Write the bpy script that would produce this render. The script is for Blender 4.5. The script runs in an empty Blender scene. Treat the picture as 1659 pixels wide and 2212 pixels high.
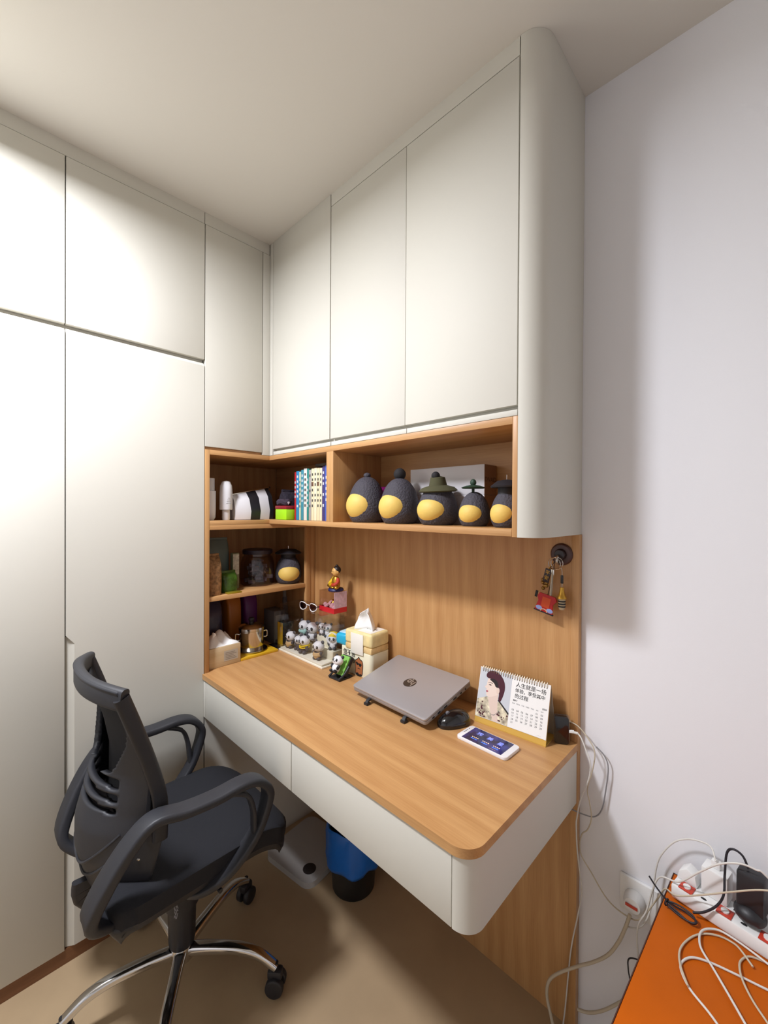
import bpy, bmesh, math, random
from mathutils import Vector, Matrix
SC = bpy.context.scene
COL = SC.collection
R = math.radians
rnd = random.Random(7)

# ------------------------------------------------------------------ camera
cam_d = bpy.data.cameras.new('camera'); cam = bpy.data.objects.new('camera', cam_d); COL.objects.link(cam)
YAW, PITCH, ROLL = 0.7747, -0.0065, 0.0056
fw = Vector((-math.sin(YAW)*math.cos(PITCH), math.cos(YAW)*math.cos(PITCH), math.sin(PITCH)))
rt = Vector((math.cos(YAW), math.sin(YAW), 0)); up = rt.cross(fw)
r2 = math.cos(ROLL)*rt + math.sin(ROLL)*up; u2 = -math.sin(ROLL)*rt + math.cos(ROLL)*up
m = Matrix((r2, u2, -fw)).transposed().to_4x4(); m.translation = (1.5708, -1.1741, 1.3959)
cam.matrix_world = m
cam_d.sensor_fit = 'VERTICAL'; cam_d.sensor_height = 36; cam_d.lens = 901.38*36/2212; cam_d.clip_start = .01
SC.camera = cam
# ------------------------------------------------------------------ world, light, exposure
w = bpy.data.worlds.new('world'); SC.world = w; w.use_nodes = True
w.node_tree.nodes['Background'].inputs[0].default_value = (.9, .93, 1, 1)
w.node_tree.nodes['Background'].inputs[1].default_value = 0.0
LAMP = (0.43, -1.325, 2.405); LAMP_W = 43.0
ld = bpy.data.lights.new('ceiling_lamp_offscreen', 'AREA'); ld.shape = 'DISK'; ld.size = .26; ld.energy = LAMP_W; ld.color = (.955, .975, 1.05)
lamp_light = bpy.data.objects.new('ceiling_lamp_offscreen', ld); COL.objects.link(lamp_light); lamp_light.location = LAMP
SC.view_settings.view_transform = 'Standard'; SC.view_settings.look = 'None'
SC.view_settings.gamma = 1; SC.view_settings.use_curve_mapping = False
SC.view_settings.exposure = 0.0

# ------------------------------------------------------------------ materials
def lin(c):
    if isinstance(c, str):
        c = tuple(int(c[i:i+2], 16)/255 for i in (1, 3, 5))
    return tuple((x/12.92 if x <= .04045 else ((x+.055)/1.055)**2.4) for x in c)+(1,)
MATS = {}
def mat(name, c, rough=.5, metal=0, bump=0, bscale=200, var=0, vscale=8, coat=0, emit=None, spec=.5, bdist=.001):
    if name in MATS: return MATS[name]
    M = bpy.data.materials.new(name); M.use_nodes = True; MATS[name] = M
    nt = M.node_tree; b = nt.nodes['Principled BSDF']; c = lin(c)
    b.inputs['Base Color'].default_value = c; b.inputs['Roughness'].default_value = rough
    b.inputs['Metallic'].default_value = metal; b.inputs['Specular IOR Level'].default_value = spec
    if coat: b.inputs['Coat Weight'].default_value = coat
    if emit: b.inputs['Emission Color'].default_value = lin(emit[0]); b.inputs['Emission Strength'].default_value = emit[1]
    if var or bump:
        tc = nt.nodes.new('ShaderNodeTexCoord')
    if var:
        n = nt.nodes.new('ShaderNodeTexNoise'); n.inputs['Scale'].default_value = vscale; n.inputs['Detail'].default_value = 4
        nt.links.new(tc.outputs['Object'], n.inputs['Vector'])
        r = nt.nodes.new('ShaderNodeValToRGB')
        r.color_ramp.elements[0].position = .3; r.color_ramp.elements[1].position = .7
        r.color_ramp.elements[0].color = tuple(x*(1-var) for x in c[:3])+(1,)
        r.color_ramp.elements[1].color = tuple(min(1, x*(1+var)) for x in c[:3])+(1,)
        nt.links.new(n.outputs['Fac'], r.inputs[0]); nt.links.new(r.outputs[0], b.inputs['Base Color'])
    if bump:
        n2 = nt.nodes.new('ShaderNodeTexNoise'); n2.inputs['Scale'].default_value = bscale; n2.inputs['Detail'].default_value = 3
        nt.links.new(tc.outputs['Object'], n2.inputs['Vector'])
        bp = nt.nodes.new('ShaderNodeBump'); bp.inputs['Strength'].default_value = bump; bp.inputs['Distance'].default_value = bdist
        nt.links.new(n2.outputs['Fac'], bp.inputs['Height']); nt.links.new(bp.outputs[0], b.inputs['Normal'])
    return M
def wood(name, axis, c0, c1, rough=.42):
    M = bpy.data.materials.new(name); M.use_nodes = True; MATS[name] = M
    nt = M.node_tree; N = nt.nodes.new; L = nt.links.new; b = nt.nodes['Principled BSDF']
    tc = N('ShaderNodeTexCoord'); mp = N('ShaderNodeMapping'); L(tc.outputs['Object'], mp.inputs[0])
    s = [22, 22, 22]; s[axis] = 1.1; mp.inputs['Scale'].default_value = s
    n1 = N('ShaderNodeTexNoise'); n1.inputs['Scale'].default_value = 1.6; n1.inputs['Detail'].default_value = 6; n1.inputs['Distortion'].default_value = .6
    L(mp.outputs[0], n1.inputs[0])
    mp2 = N('ShaderNodeMapping'); L(tc.outputs['Object'], mp2.inputs[0])
    s = [230, 230, 230]; s[axis] = 7; mp2.inputs['Scale'].default_value = s
    n2 = N('ShaderNodeTexNoise'); n2.inputs['Scale'].default_value = 1.5; n2.inputs['Detail'].default_value = 3; L(mp2.outputs[0], n2.inputs[0])
    wv = N('ShaderNodeTexWave'); wv.wave_type = 'BANDS'; wv.bands_direction = 'DIAGONAL'; wv.inputs['Scale'].default_value = .55
    wv.inputs['Distortion'].default_value = 7; wv.inputs['Detail'].default_value = 3; wv.inputs['Detail Scale'].default_value = .6; L(mp.outputs[0], wv.inputs[0])
    a = N('ShaderNodeMix'); a.data_type = 'FLOAT'; a.inputs[0].default_value = .45; L(n1.outputs['Fac'], a.inputs[2]); L(n2.outputs['Fac'], a.inputs[3])
    a2 = N('ShaderNodeMix'); a2.data_type = 'FLOAT'; a2.inputs[0].default_value = .14; L(a.outputs[0], a2.inputs[2]); L(wv.outputs['Fac'], a2.inputs[3])
    r = N('ShaderNodeValToRGB'); r.color_ramp.elements[0].position = .28; r.color_ramp.elements[1].position = .70
    r.color_ramp.elements[0].color = lin(c0); r.color_ramp.elements[1].color = lin(c1)
    L(a2.outputs[0], r.inputs[0]); L(r.outputs[0], b.inputs['Base Color']); b.inputs['Roughness'].default_value = rough
    bp = N('ShaderNodeBump'); bp.inputs['Strength'].default_value = .12; bp.inputs['Distance'].default_value = .0006
    L(n2.outputs['Fac'], bp.inputs['Height']); L(bp.outputs[0], b.inputs['Normal'])
    return M
def clear(name, tint='#ffffff', amount=.12, rough=.05):
    M = bpy.data.materials.new(name); M.use_nodes = True; MATS[name] = M
    nt = M.node_tree; nt.nodes.remove(nt.nodes['Principled BSDF']); N = nt.nodes.new; L = nt.links.new
    t = N('ShaderNodeBsdfTransparent'); t.inputs[0].default_value = lin(tint)
    g = N('ShaderNodeBsdfGlossy'); g.inputs['Roughness'].default_value = rough
    lw = N('ShaderNodeLayerWeight'); lw.inputs[0].default_value = .5
    pw = N('ShaderNodeMath'); pw.operation = 'POWER'; pw.inputs[1].default_value = 5; L(lw.outputs['Facing'], pw.inputs[0])
    ad = N('ShaderNodeMath'); ad.operation = 'MULTIPLY_ADD'; ad.inputs[1].default_value = .7; ad.inputs[2].default_value = amount; L(pw.outputs[0], ad.inputs[0])
    mx = N('ShaderNodeMixShader'); L(ad.outputs[0], mx.inputs[0]); L(t.outputs[0], mx.inputs[1]); L(g.outputs[0], mx.inputs[2])
    L(mx.outputs[0], nt.nodes['Material Output'].inputs[0])
    return M
LAM = mat('cabinet_laminate', '#d2cfc4', .6, bump=.06, bscale=900, spec=.3)
WALL = mat('wall_paint', '#ededf0', .9, bump=.1, bscale=400)
CEIL = mat('ceiling_paint', '#dedbd3', .95, bump=.05, bscale=300)
FLOOR = mat('floor_vinyl', '#b39a78', .55, var=.06, vscale=6, bump=.05, bscale=300)
W_X = wood('oak_along_x', 0, '#b2814f', '#cd9f6a')
W_Y = wood('oak_along_y', 1, '#b2814f', '#cd9f6a')
W_Z = wood('oak_upright', 2, '#b2814f', '#cd9f6a')
W_DK = wood('brown_plinth_wood', 1, '#6b4428', '#835738')
BLK = mat('black_plastic', '#26262a', .45, bump=.12, bscale=700)
BLKF = mat('black_fabric', '#191a20', .9, bump=.5, bscale=900)
GREYP = mat('charcoal_plastic', '#2e2f34', .5, bump=.1, bscale=500)
CHROME = mat('chrome', '#d8d8d8', .12, 1)
STEEL = mat('steel', '#c9c5be', .16, 1)
WHT = mat('white_plastic', '#eeeeec', .4)
PAPER = mat('white_paper', '#f4f3f0', .85)
INK = mat('black_ink', '#17171a', .6)
ACRY = clear('clear_acrylic', '#fbfbfb', .035)
PURP = clear('clear_plastic_jar', '#e2dae0', .08, .1)

# ------------------------------------------------------------------ mesh builder
class B:
    def __init__(s): s.bm = bmesh.new()
    def _mark(s): return set(s.bm.verts)
    def _new(s, old): return [v for v in s.bm.verts if v not in old]
    def xf(s, vs, M): bmesh.ops.transform(s.bm, matrix=M, verts=vs)
    def box(s, lo, hi, bev=0, seg=2, M=None):
        t = bmesh.new(); bmesh.ops.create_cube(t, size=1)
        lo, hi = Vector(lo), Vector(hi); c = (lo+hi)/2; d = hi-lo
        for v in t.verts: v.co = Vector((v.co.x*d.x, v.co.y*d.y, v.co.z*d.z))+c
        if bev: bmesh.ops.bevel(t, geom=t.edges[:], offset=bev, segments=seg, profile=.5, affect='EDGES', clamp_overlap=True)
        if M is not None: bmesh.ops.transform(t, matrix=M, verts=t.verts)
        return s.merge(t)
    def merge(s, t):
        me = bpy.data.meshes.new('tmp'); t.to_mesh(me); t.free(); s.bm.from_mesh(me); bpy.data.meshes.remove(me); return s
    def cyl(s, p0, p1, r0, r1=None, n=24, bev=0):
        r1 = r0 if r1 is None else r1; p0, p1 = Vector(p0), Vector(p1); d = p1-p0
        t = bmesh.new(); bmesh.ops.create_cone(t, cap_ends=True, segments=n, radius1=r0, radius2=r1, depth=d.length)
        if bev:
            es = [e for e in t.edges if len(e.link_faces) == 2 and any(len(f.verts) > 4 for f in e.link_faces)]
            bmesh.ops.bevel(t, geom=es, offset=bev, segments=3, profile=.5, affect='EDGES')
        q = Vector((0, 0, 1)).rotation_difference(d.normalized())
        bmesh.ops.transform(t, matrix=Matrix.Translation((p0+p1)/2) @ q.to_matrix().to_4x4(), verts=t.verts)
        return s.merge(t)
    def sph(s, c, r, n=20, M=None):
        t = bmesh.new(); bmesh.ops.create_uvsphere(t, u_segments=n, v_segments=max(6, n*2//3), radius=1)
        r = (r, r, r) if not hasattr(r, '__len__') else r
        X = Matrix.Translation(c) @ (M if M is not None else Matrix()) @ Matrix.Diagonal((*r, 1))
        bmesh.ops.transform(t, matrix=X, verts=t.verts); return s.merge(t)
    def lathe(s, prof, c=(0, 0, 0), n=32, M=None):
        t = bmesh.new(); rings = []
        for r, z in prof:
            if r < 1e-6: rings.append([t.verts.new((0, 0, z))])
            else: rings.append([t.verts.new((r*math.cos(2*math.pi*i/n), r*math.sin(2*math.pi*i/n), z)) for i in range(n)])
        for a, b in zip(rings, rings[1:]):
            for i in range(n):
                j = (i+1) % n
                if len(a) == 1 and len(b) == 1: continue
                if len(a) == 1: t.faces.new((a[0], b[i], b[j]))
                elif len(b) == 1: t.faces.new((a[i], a[j], b[0]))
                else: t.faces.new((a[i], a[j], b[j], b[i]))
        bmesh.ops.transform(t, matrix=Matrix.Translation(c) @ (M if M is not None else Matrix()), verts=t.verts)
        return s.merge(t)
    def prism(s, pts, axis, a, b, bev=0, M=None):
        """2-D outline in the two other axes (in x,y,z order), extruded along axis from a to b"""
        t = bmesh.new()
        def P(p, h):
            q = list(p); q.insert(axis, h); return q
        f0 = t.faces.new([t.verts.new(P(p, a)) for p in pts])
        g = bmesh.ops.extrude_face_region(t, geom=[f0])
        nv = [x for x in g['geom'] if isinstance(x, bmesh.types.BMVert)]
        d = [0, 0, 0]; d[axis] = b-a; bmesh.ops.translate(t, vec=d, verts=nv)
        if bev: bmesh.ops.bevel(t, geom=t.edges[:], offset=bev, segments=2, profile=.5, affect='EDGES')
        if M is not None: bmesh.ops.transform(t, matrix=M, verts=t.verts)
        return s.merge(t)
    def sweep(s, pts, prof, upv=None, closed=False, scale=None):
        """sweep closed 2-D profile [(a,b)..] along pts; b follows upv when given"""
        t = bmesh.new(); n = len(pts); P = [Vector(p) for p in pts]; rings = []; prevN = None
        for i, p in enumerate(P):
            if closed: T = (P[(i+1) % n]-P[i-1]).normalized()
            else: T = (P[min(i+1, n-1)]-P[max(i-1, 0)]).normalized()
            if upv is not None: Bn = Vector(upv)
            elif prevN is None: Bn = Vector((0, 0, 1)) if abs(T.z) < .9 else Vector((1, 0, 0))
            else: Bn = prevN
            Bn = (Bn-T*Bn.dot(T)).normalized(); Nn = Bn.cross(T).normalized(); prevN = Bn
            k = scale[i] if scale else 1
            rings.append([t.verts.new(p+Nn*a*k+Bn*b*k) for a, b in prof])
        m = len(prof)
        for i in range(n if closed else n-1):
            A, C = rings[i], rings[(i+1) % n]
            for j in range(m): t.faces.new((A[j], A[(j+1) % m], C[(j+1) % m], C[j]))
        if not closed: t.faces.new(rings[0]); t.faces.new(rings[-1])
        return s.merge(t)
    def tube(s, pts, r, n=10, sm=6, closed=False, scale=None):
        pts = spline(pts, sm, closed) if sm else pts
        if scale: 
            k = len(scale)-1; scale = [scale[min(k, int(i*k/(len(pts)-1)))]*(1-(i*k/(len(pts)-1))%1)+scale[min(k, int(i*k/(len(pts)-1))+1)]*((i*k/(len(pts)-1))%1) for i in range(len(pts))]
        return s.sweep(pts, [(r*math.cos(2*math.pi*i/n), r*math.sin(2*math.pi*i/n)) for i in range(n)], None, closed, scale)
    def poly(s, pts):
        s.bm.faces.new([s.bm.verts.new(p) for p in pts]); return s
    def out(s, name, m, parent=None, world=False, sharp=35, loc=None, label=None):
        bmesh.ops.recalc_face_normals(s.bm, faces=s.bm.faces)
        me = bpy.data.meshes.new(name); s.bm.to_mesh(me); s.bm.free()
        me.materials.append(m); me.shade_smooth(); me.set_sharp_from_angle(angle=R(sharp))
        o = bpy.data.objects.new(name, me); COL.objects.link(o)
        if parent:
            o.parent = parent
            if world: o.location = -Vector(wloc(parent))
        if loc: o.location = loc
        if label: o['label'] = label
        return o
def wloc(p):
    v = Vector(p.location)
    while p.parent: p = p.parent; v = v+Vector(p.location)
    return v
def spline(P, k=6, closed=False):
    P = [Vector(p) for p in P]; n = len(P); out = []
    for i in range(n if closed else n-1):
        g = (lambda j: P[j % n]) if closed else (lambda j: P[max(0, min(n-1, j))])
        a, b, c, d = g(i-1), g(i), g(i+1), g(i+2)
        for q in range(k):
            t = q/k
            out.append(.5*((2*b)+(c-a)*t+(2*a-5*b+4*c-d)*t*t+(3*b-a-3*c+d)*t**3))
    if not closed: out.append(P[-1])
    return out
def rrect(w, h, r, n=4):
    o = []
    for cx, cy, a0 in ((w/2-r, h/2-r, 0), (-w/2+r, h/2-r, 90), (-w/2+r, -h/2+r, 180), (w/2-r, -h/2+r, 270)):
        for i in range(n+1):
            a = R(a0+90*i/n); o.append((cx+r*math.cos(a), cy+r*math.sin(a)))
    return o
def thing(name, label, cat, loc=(0, 0, 0), rotz=0, group=None):
    o = bpy.data.objects.new(name, None); COL.objects.link(o); o.empty_display_size = .05
    o.location = loc; o.rotation_euler = (0, 0, rotz); o['label'] = label; o['category'] = cat
    if group: o['group'] = group
    return o
def tag(o, label, cat, group=None):
    o['label'] = label; o['category'] = cat
    if group: o['group'] = group
    return o
def struct(o): o['kind'] = 'structure'; return o
def text(name, body, size, m, parent, M, align='CENTER', depth=.0002, bold=0):
    c = bpy.data.curves.new(name, 'FONT'); c.body = body; c.size = size; c.align_x = align; c.align_y = 'CENTER'; c.extrude = depth; c.resolution_u = 2
    c.offset = bold
    t = bpy.data.objects.new(name, c); COL.objects.link(t); bpy.context.view_layer.update()
    me = bpy.data.meshes.new_from_object(t.evaluated_get(bpy.context.evaluated_depsgraph_get()))
    bpy.data.objects.remove(t); bpy.data.curves.remove(c); me.name = name
    me.materials.clear(); me.materials.append(m)
    o = bpy.data.objects.new(name, me); COL.objects.link(o); o.parent = parent; o.matrix_local = M
    return o
T = Matrix.Translation
def RX(a): return Matrix.Rotation(R(a), 4, 'X')
def RY(a): return Matrix.Rotation(R(a), 4, 'Y')
def RZ(a): return Matrix.Rotation(R(a), 4, 'Z')
def copy_tree(o, parent=None):
    c = o.copy(); COL.objects.link(c); c.parent = parent
    for ch in o.children: copy_tree(ch, c)
    return c

# ================================================================== THE ROOM
H = 2.5; XR = 2.75; YF = -2.75; XL = -.62
struct(B().box((XL-.1, YF-.1, -.1), (XR+.1, .1, 0)).out('floor', FLOOR))
struct(B().box((XL-.1, YF-.1, H), (XR+.1, .1, H+.1)).out('ceiling', CEIL))
struct(B().box((XL-.1, 0, 0), (XR+.1, .1, H)).out('wall_back', WALL))
struct(B().box((XL-.1, YF, 0), (XL, 0, H)).out('wall_left', WALL))
struct(B().box((XR, YF, 0), (XR+.1, 0, H)).out('wall_right', WALL))
struct(B().box((XL-.1, YF-.1, 0), (XR+.1, YF, H)).out('wall_front', WALL))
# ceiling lamp (above and behind the camera's left)
t = thing('ceiling_lamp', 'round white flush ceiling lamp', 'lamp', (LAMP[0], LAMP[1], H))
B().cyl((0, 0, -.088), (0, 0, 0), .18, n=48, bev=.006).out('lamp_base', WHT, t)
B().lathe([(.14, -.088), (.165, -.088), (.17, -.092), (.165, -.094), (.144, -.094), (.14, -.088)], n=48).out('lamp_rim', WHT, t)

# ================================================================== WARDROBE
YU, YD, WX = -.258, -.531, 1.166          # upper cabinet front, desk front, end of the built-in
ZT = 2.4555                                 # top of doors
G1, G2, G3 = -.9465, -.5285, -.2915
g = .0015
wd = thing('wardrobe', 'tall greige built-in wardrobe beside the desk', 'wardrobe', (-.3, -1.45, 0))
y0 = -2.2
B().box((-.6, y0, .045), (-.022, G2-.001, 2.5)).out('carcass', LAM, wd, True)
B().box((-.022, y0, ZT+g), (-.004, G2-.001, 2.5)).out('filler_strip', LAM, wd, True)
B().box((-.6, y0, 0), (-.006, G2-.001, .045)).out('plinth', W_DK, wd, True, label='brown wooden plinth')
edges = [G2, G1, G1-.418, G1-.836, y0]
for i in range(4):
    b_, a_ = edges[i], edges[i+1]
    # upper door
    B().box((-.02, a_+g, 1.951), (0, b_-g, ZT-g), .0012).out('door', LAM, wd, True)
    # lower door: chamfered top edge, finger groove down one side
    zt = 1.939
    d = B()
    if i == 0:
        nz, nw = 1.006, .021
        d.prism([(a_+g, nz), (a_+g+nw, nz-.027), (a_+g+nw, .047), (b_-g, .047), (b_-g, zt-.014), (a_+g, zt-.014)], 0, -.02, 0, 0)
        o = d.out('door', LAM, wd, True)
        h = B().prism([(-.0199, a_+g), (-.013, a_+g), (-.001, a_+g+nw), (-.0199, a_+g+nw)], 2, .047, nz-.005)
        h.out('finger_groove', LAM, o, False)
    else:
        d.box((-.02, a_+g, .047), (0, b_-g, zt-.014), .0008); o = d.out('door', LAM, wd, True)
    c = B().prism([(-.02, zt-.014), (0, zt-.014), (0, zt-.013), (-.012, zt), (-.02, zt)], 1, a_+g, b_-g)
    c.out('grip_bevel', LAM, o, False)

# ================================================================== CORNER CABINET over the open shelf
ZW = 1.6425; ZN = 1.618
cc = thing('corner_cabinet', 'narrow greige upper cabinet in the corner next to the wardrobe', 'cabinet', (-.18, -.4, ZN))
B().box((-.36, G2+.001, ZN+.002), (-.022, -.003, 2.5)).out('carcass', LAM, cc, True)
B().box((-.022, G2+.001, ZT+g), (-.004, YU, 2.5)).out('filler_strip', LAM, cc, True)
B().box((-.02, G2+g, ZN+.010), (0, G3-g, ZT-g), .0012).out('door', LAM, cc, True)
B().box((-.02, G3+g, ZN), (-.0005, YU+.016, ZT-g), .0008).out('corner_filler', LAM, cc, True)
B().box((-.022, G2+.001, ZN), (-.012, G3, ZN+.009)).out('bottom_rail', W_Y, cc, True)

# ================================================================== WALL CABINET over the desk
b0, b1, b2, b3 = .0225, .4050, .7578, 1.1105
wc = thing('wall_cabinet', 'greige upper cabinet with three doors and a rounded end panel above the desk', 'cabinet', (.58, -.13, ZN))
B().box((.001, YU+.02, ZN+.002), (b3-.002, -.001, 2.5)).out('carcass', LAM, wc, True)
B().box((b1+g, YU+.001, ZT+g), (b3-.003, YU+.02, 2.5)).out('filler_strip', LAM, wc, True)
B().box((.0005, YU, ZN), (b0-.0005, YU+.02, 2.5), .0006).out('corner_filler', LAM, wc, True)
B().box((b0+g, YU, ZW), (b1-g*1.6, YU+.019, 2.5), .001).out('door', LAM, wc, True)
B().box((b1+g*1.6, YU, ZW), (b2-.0007, YU+.019, ZT-g), .001).out('door', LAM, wc, True)
B().box((b2+.0007, YU, ZW), (b3-g*2.2, YU+.019, ZT-g), .001).out('door', LAM, wc, True)
for a_, b_ in ((b0+.008, b1+.004), (b1+.008, b2+.006), (b2+.008, b3-.002)):
    B().box((a_, YU, ZN), (b_, YU+.018, ZN+.014), .0006).out('bottom_rail', LAM, wc, True)
rc = .055
def end_outline(y_front, x_end, y_back, r, x_start, th=.018, n=14):
    o = [(x_start, y_front)]
    for i in range(n+1):
        a = R(-90+90*i/n); o.append((x_end-r+r*math.cos(a), y_front+r+r*math.sin(a)))
    o += [(x_end, y_back), (x_end-th, y_back)]
    for i in range(n+1):
        a = R(0-90*i/n); o.append((x_end-r+(r-th)*math.cos(a), y_front+r+(r-th)*math.sin(a)))
    o += [(x_start, y_front+th)]
    return o
B().prism(end_outline(YU, WX, -.001, rc, b3), 2, 1.3315, 2.4995).out('end_panel', LAM, wc, True, sharp=25)

# ================================================================== OPEN SHELF (oak niche over the desk and corner shelves)
zb0, zb1 = 1.333, 1.350
sh = thing('open_shelf', 'oak-faced open shelf niche running round the corner under the upper cabinets', 'shelf', (.3, -.25, zb0))
B().box((-.34, YU, zb0), (1.0965, -.021, zb1), .0006).out('shelf_board', W_X, sh, True)
B().box((-.34, YU, ZN-.019), (1.0965, -.021, ZN-.001), .0006).out('top_board', W_X, sh, True)
B().box((1.0970, YU, zb0-.001), (1.1100, -.021, ZN-.001), .0006).out('side_board', W_Z, sh, True)
B().box((.386, YU+.0005, zb1), (.4050, -.021, ZN-.019), .0006).out('divider', W_Z, sh, True)
B().box((.4055, YU+.0005, zb1), (.424, -.021, ZN-.019), .0006).out('divider', W_Z, sh, True)
B().box((-.34, -.02, zb0), (1.11, -.001, ZN-.001)).out('back_board', W_X, sh, True)
# the part that opens towards the desk
B().box((-.34, G2+.001, .777), (0, -.5095, ZN-.001), .0006).out('side_board', W_Z, sh, True)
B().box((-.34, -.509, ZN-.019), (0, YU-.0005, ZN-.001), .0006).out('top_board', W_Y, sh, True)
B().box((-.34, -.509, zb0-.001), (-.0005, YU-.0005, zb1-.001), .0006).out('shelf_board', W_Y, sh, True)
B().box((-.34, -.509, zb0-.019), (-.0005, -.021, zb0-.0015), .0006).out('shelf_board', W_Y, sh, True)
B().box((-.34, -.509, 1.040), (-.006, -.0705, 1.057), .0006).out('shelf_board', W_Y, sh, True)
B().box((-.018, -.070, .777), (0, -.047, zb0-.019), .0006).out('stile', W_Z, sh, True)
B().box((-.018, -.046, .777), (-.002, -.021, zb0-.019), .0006).out('stile', W_Z, sh, True)
B().box((-.36, G2+.001, .777), (-.341, -.021, ZN-.001)).out('back_board', W_Z, sh, True)
B().box((-.36, -.02, .777), (-.001, -.001, zb0-.001)).out('back_board', W_Z, sh, True)

# ================================================================== BACK PANEL, WORKTOP, DRAWERS
bp_ = thing('back_panel', 'upright oak wall panel between the desk and the niche, reaching the floor', 'panel', (.58, -.01, 0))
B().box((0, -.02, 0), (1.1475, -.001, 1.3325)).out('panel', W_Z, bp_, True)
B().box((1.148, -.0215, 0), (1.1680, -.001, 1.3312), .0006).out('edge_strip', W_Z, bp_, True)

ZD = .776; th = .019
def top_outline(x0, x1, yf, yb, r, n=14):
    o = [(x0, G2+.002), (.0006, G2+.002), (.0006, yf)]
    for i in range(n+1):
        a = R(-90+90*i/n); o.append((x1-r+r*math.cos(a), yf+r+r*math.sin(a)))
    return o+[(x1, yb), (x0, yb)]
wt = B().prism(top_outline(-.34, WX+.002, YD-.004, -.022, .046), 2, ZD-th, ZD).out('worktop', W_X, None, sharp=30)
tag(wt, 'oak worktop with a rounded corner, carrying the laptop and calendar', 'desk top')
dr = thing('drawer_unit', 'greige floating drawer unit hung under the oak worktop', 'drawers', (.6, -.28, .616))
zdb, zdt = .616, ZD-th-.0005
B().prism(end_outline(YD, WX, -.022, .0415, 1.1240), 2, zdb, zdt).out('end_panel', LAM, dr, True, sharp=25)
B().box((.001, YD, zdb), (.0185, YD+.018, zdt), .0006).out('side_filler', LAM, dr, True)
B().box((.0215, YD, zdb), (.5868, YD+.018, zdt), .001).out('drawer_front', LAM, dr, True)
B().box((.5898, YD, zdb), (1.1222, YD+.018, zdt), .001).out('drawer_front', LAM, dr, True)
B().box((.004, YD+.02, zdb+.004), (1.1475, -.022, zdt)).out('drawer_box', W_X, dr, True)
lp = B().box((-.02, G2+.003, 0), (-.001, -.021, zdt)).out('cabinet_panel', LAM)
tag(lp, 'greige panel closing the corner under the worktop beside the bin', 'panel')

# ================================================================== OFFICE CHAIR
ch = thing('office_chair', 'black mesh-back office chair with looped arms and chrome five-star base', 'chair', (.303, -.715, 0), R(0))
# base: hub, five arched chrome legs, casters
B().cyl((0, 0, .085), (0, 0, .135), .034, .03, 28, .004).out('hub', CHROME, ch)
for k in range(5):
    a = 41+72*k
    pts = [(.02, 0, .108), (.09, 0, .116), (.17, 0, .118), (.230, 0, .105), (.280, 0, .072)]
    leg = B().sweep(spline(pts, 6), rrect(.030, .024, .009, 3), (0, 0, 1), scale=[1.15-.3*i/24 for i in range(25)])
    lo = leg.out('leg', CHROME, ch); lo.rotation_euler = (0, 0, R(a))
    c = B().box((.257, -.014, .040), (.300, .014, .068), .008).cyl((.280, 0, .06), (.280, 0, .085), .007, n=12)
    co = c.out('caster', BLK, lo)
    for sgn in (-1, 1):
        B().cyl((.280, sgn*.006, .0265), (.280, sgn*.024, .0265), .0262, n=24, bev=.004).out('wheel', BLK, lo)
B().lathe([(0, .128), (.034, .128), (.036, .14), (.038, .24), (.046, .245), (.047, .38), (0, .38)], n=28).out('gas_lift_cover', BLK, ch)
# pale scuffed emblem on the cover
em = B()
for k in range(4):
    em.tube([(.0480*math.sin(R(96+18*q/6-10))*1.0, -.0475*math.cos(R(96+18*q/6-60)), .255+.012*k+.006*math.sin(q*1.4+k)) for q in range(7)], .0011, 6, 3)
em.out('emblem', mat('pale_print', '#9a9aa0', .6), ch)
B().box((-.09, -.13, .378), (.09, .1, .425), .01).out('tilt_mechanism', BLK, ch)
B().cyl((.08, .02, .395), (.22, .03, .385), .006, n=10).out('lever', BLK, ch)
# seat: shell and waterfall cushion
def seat_grid(z_off, grow, th_, nx=26, ny=26):
    t = bmesh.new(); top = []; 
    def surf(u, v):
        sx = math.copysign(min(1, abs(u)), u); hw = .228+grow; x = u*hw*(1-.06*(1-v)/2*0)
        yy = -.222+(v+1)/2*.475
        e = max(abs(u), 0)**6; z = .506-.022*e-.012*(1-u*u)*(1-v*v)
        z -= .055*max(0, (v-.45)/.55)**2.4+.022*max(0, (-v-.8)/.2)**2
        # round the plan corners
        cr = max(0, abs(u)-.72)/.28; cv = max(0, abs(v)-.72)/.28
        k = math.hypot(cr, cv); 
        if k > 1: x = math.copysign(hw*(.72+.28*cr/k), u); yy = -.222+((math.copysign(.72+.28*cv/k, v))+1)/2*.475
        return Vector((x, yy, z+z_off))
    V = [[t.verts.new(surf(-1+2*i/nx, -1+2*j/ny)) for j in range(ny+1)] for i in range(nx+1)]
    Wd = [[t.verts.new(Vector((V[i][j].co.x*.95, V[i][j].co.y*.96, V[i][j].co.z-th_))) for j in range(ny+1)] for i in range(nx+1)]
    for i in range(nx):
        for j in range(ny):
            t.faces.new((V[i][j], V[i+1][j], V[i+1][j+1], V[i][j+1])); t.faces.new((Wd[i][j+1], Wd[i+1][j+1], Wd[i+1][j], Wd[i][j]))
    for i in range(nx):
        t.faces.new((V[i][0], Wd[i][0], Wd[i+1][0], V[i+1][0])); t.faces.new((V[i+1][ny], Wd[i+1][ny], Wd[i][ny], V[i][ny]))
    for j in range(ny):
        t.faces.new((V[0][j+1], Wd[0][j+1], Wd[0][j], V[0][j])); t.faces.new((V[nx][j], Wd[nx][j], Wd[nx][j+1], V[nx][j+1]))
    b = B(); b.merge(t); return b
seat_grid(0, 0, .052).out('seat', BLKF, ch, sharp=60)
seat_grid(-.050, -.012, .024).out('seat_shell', BLK, ch, sharp=60)
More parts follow.
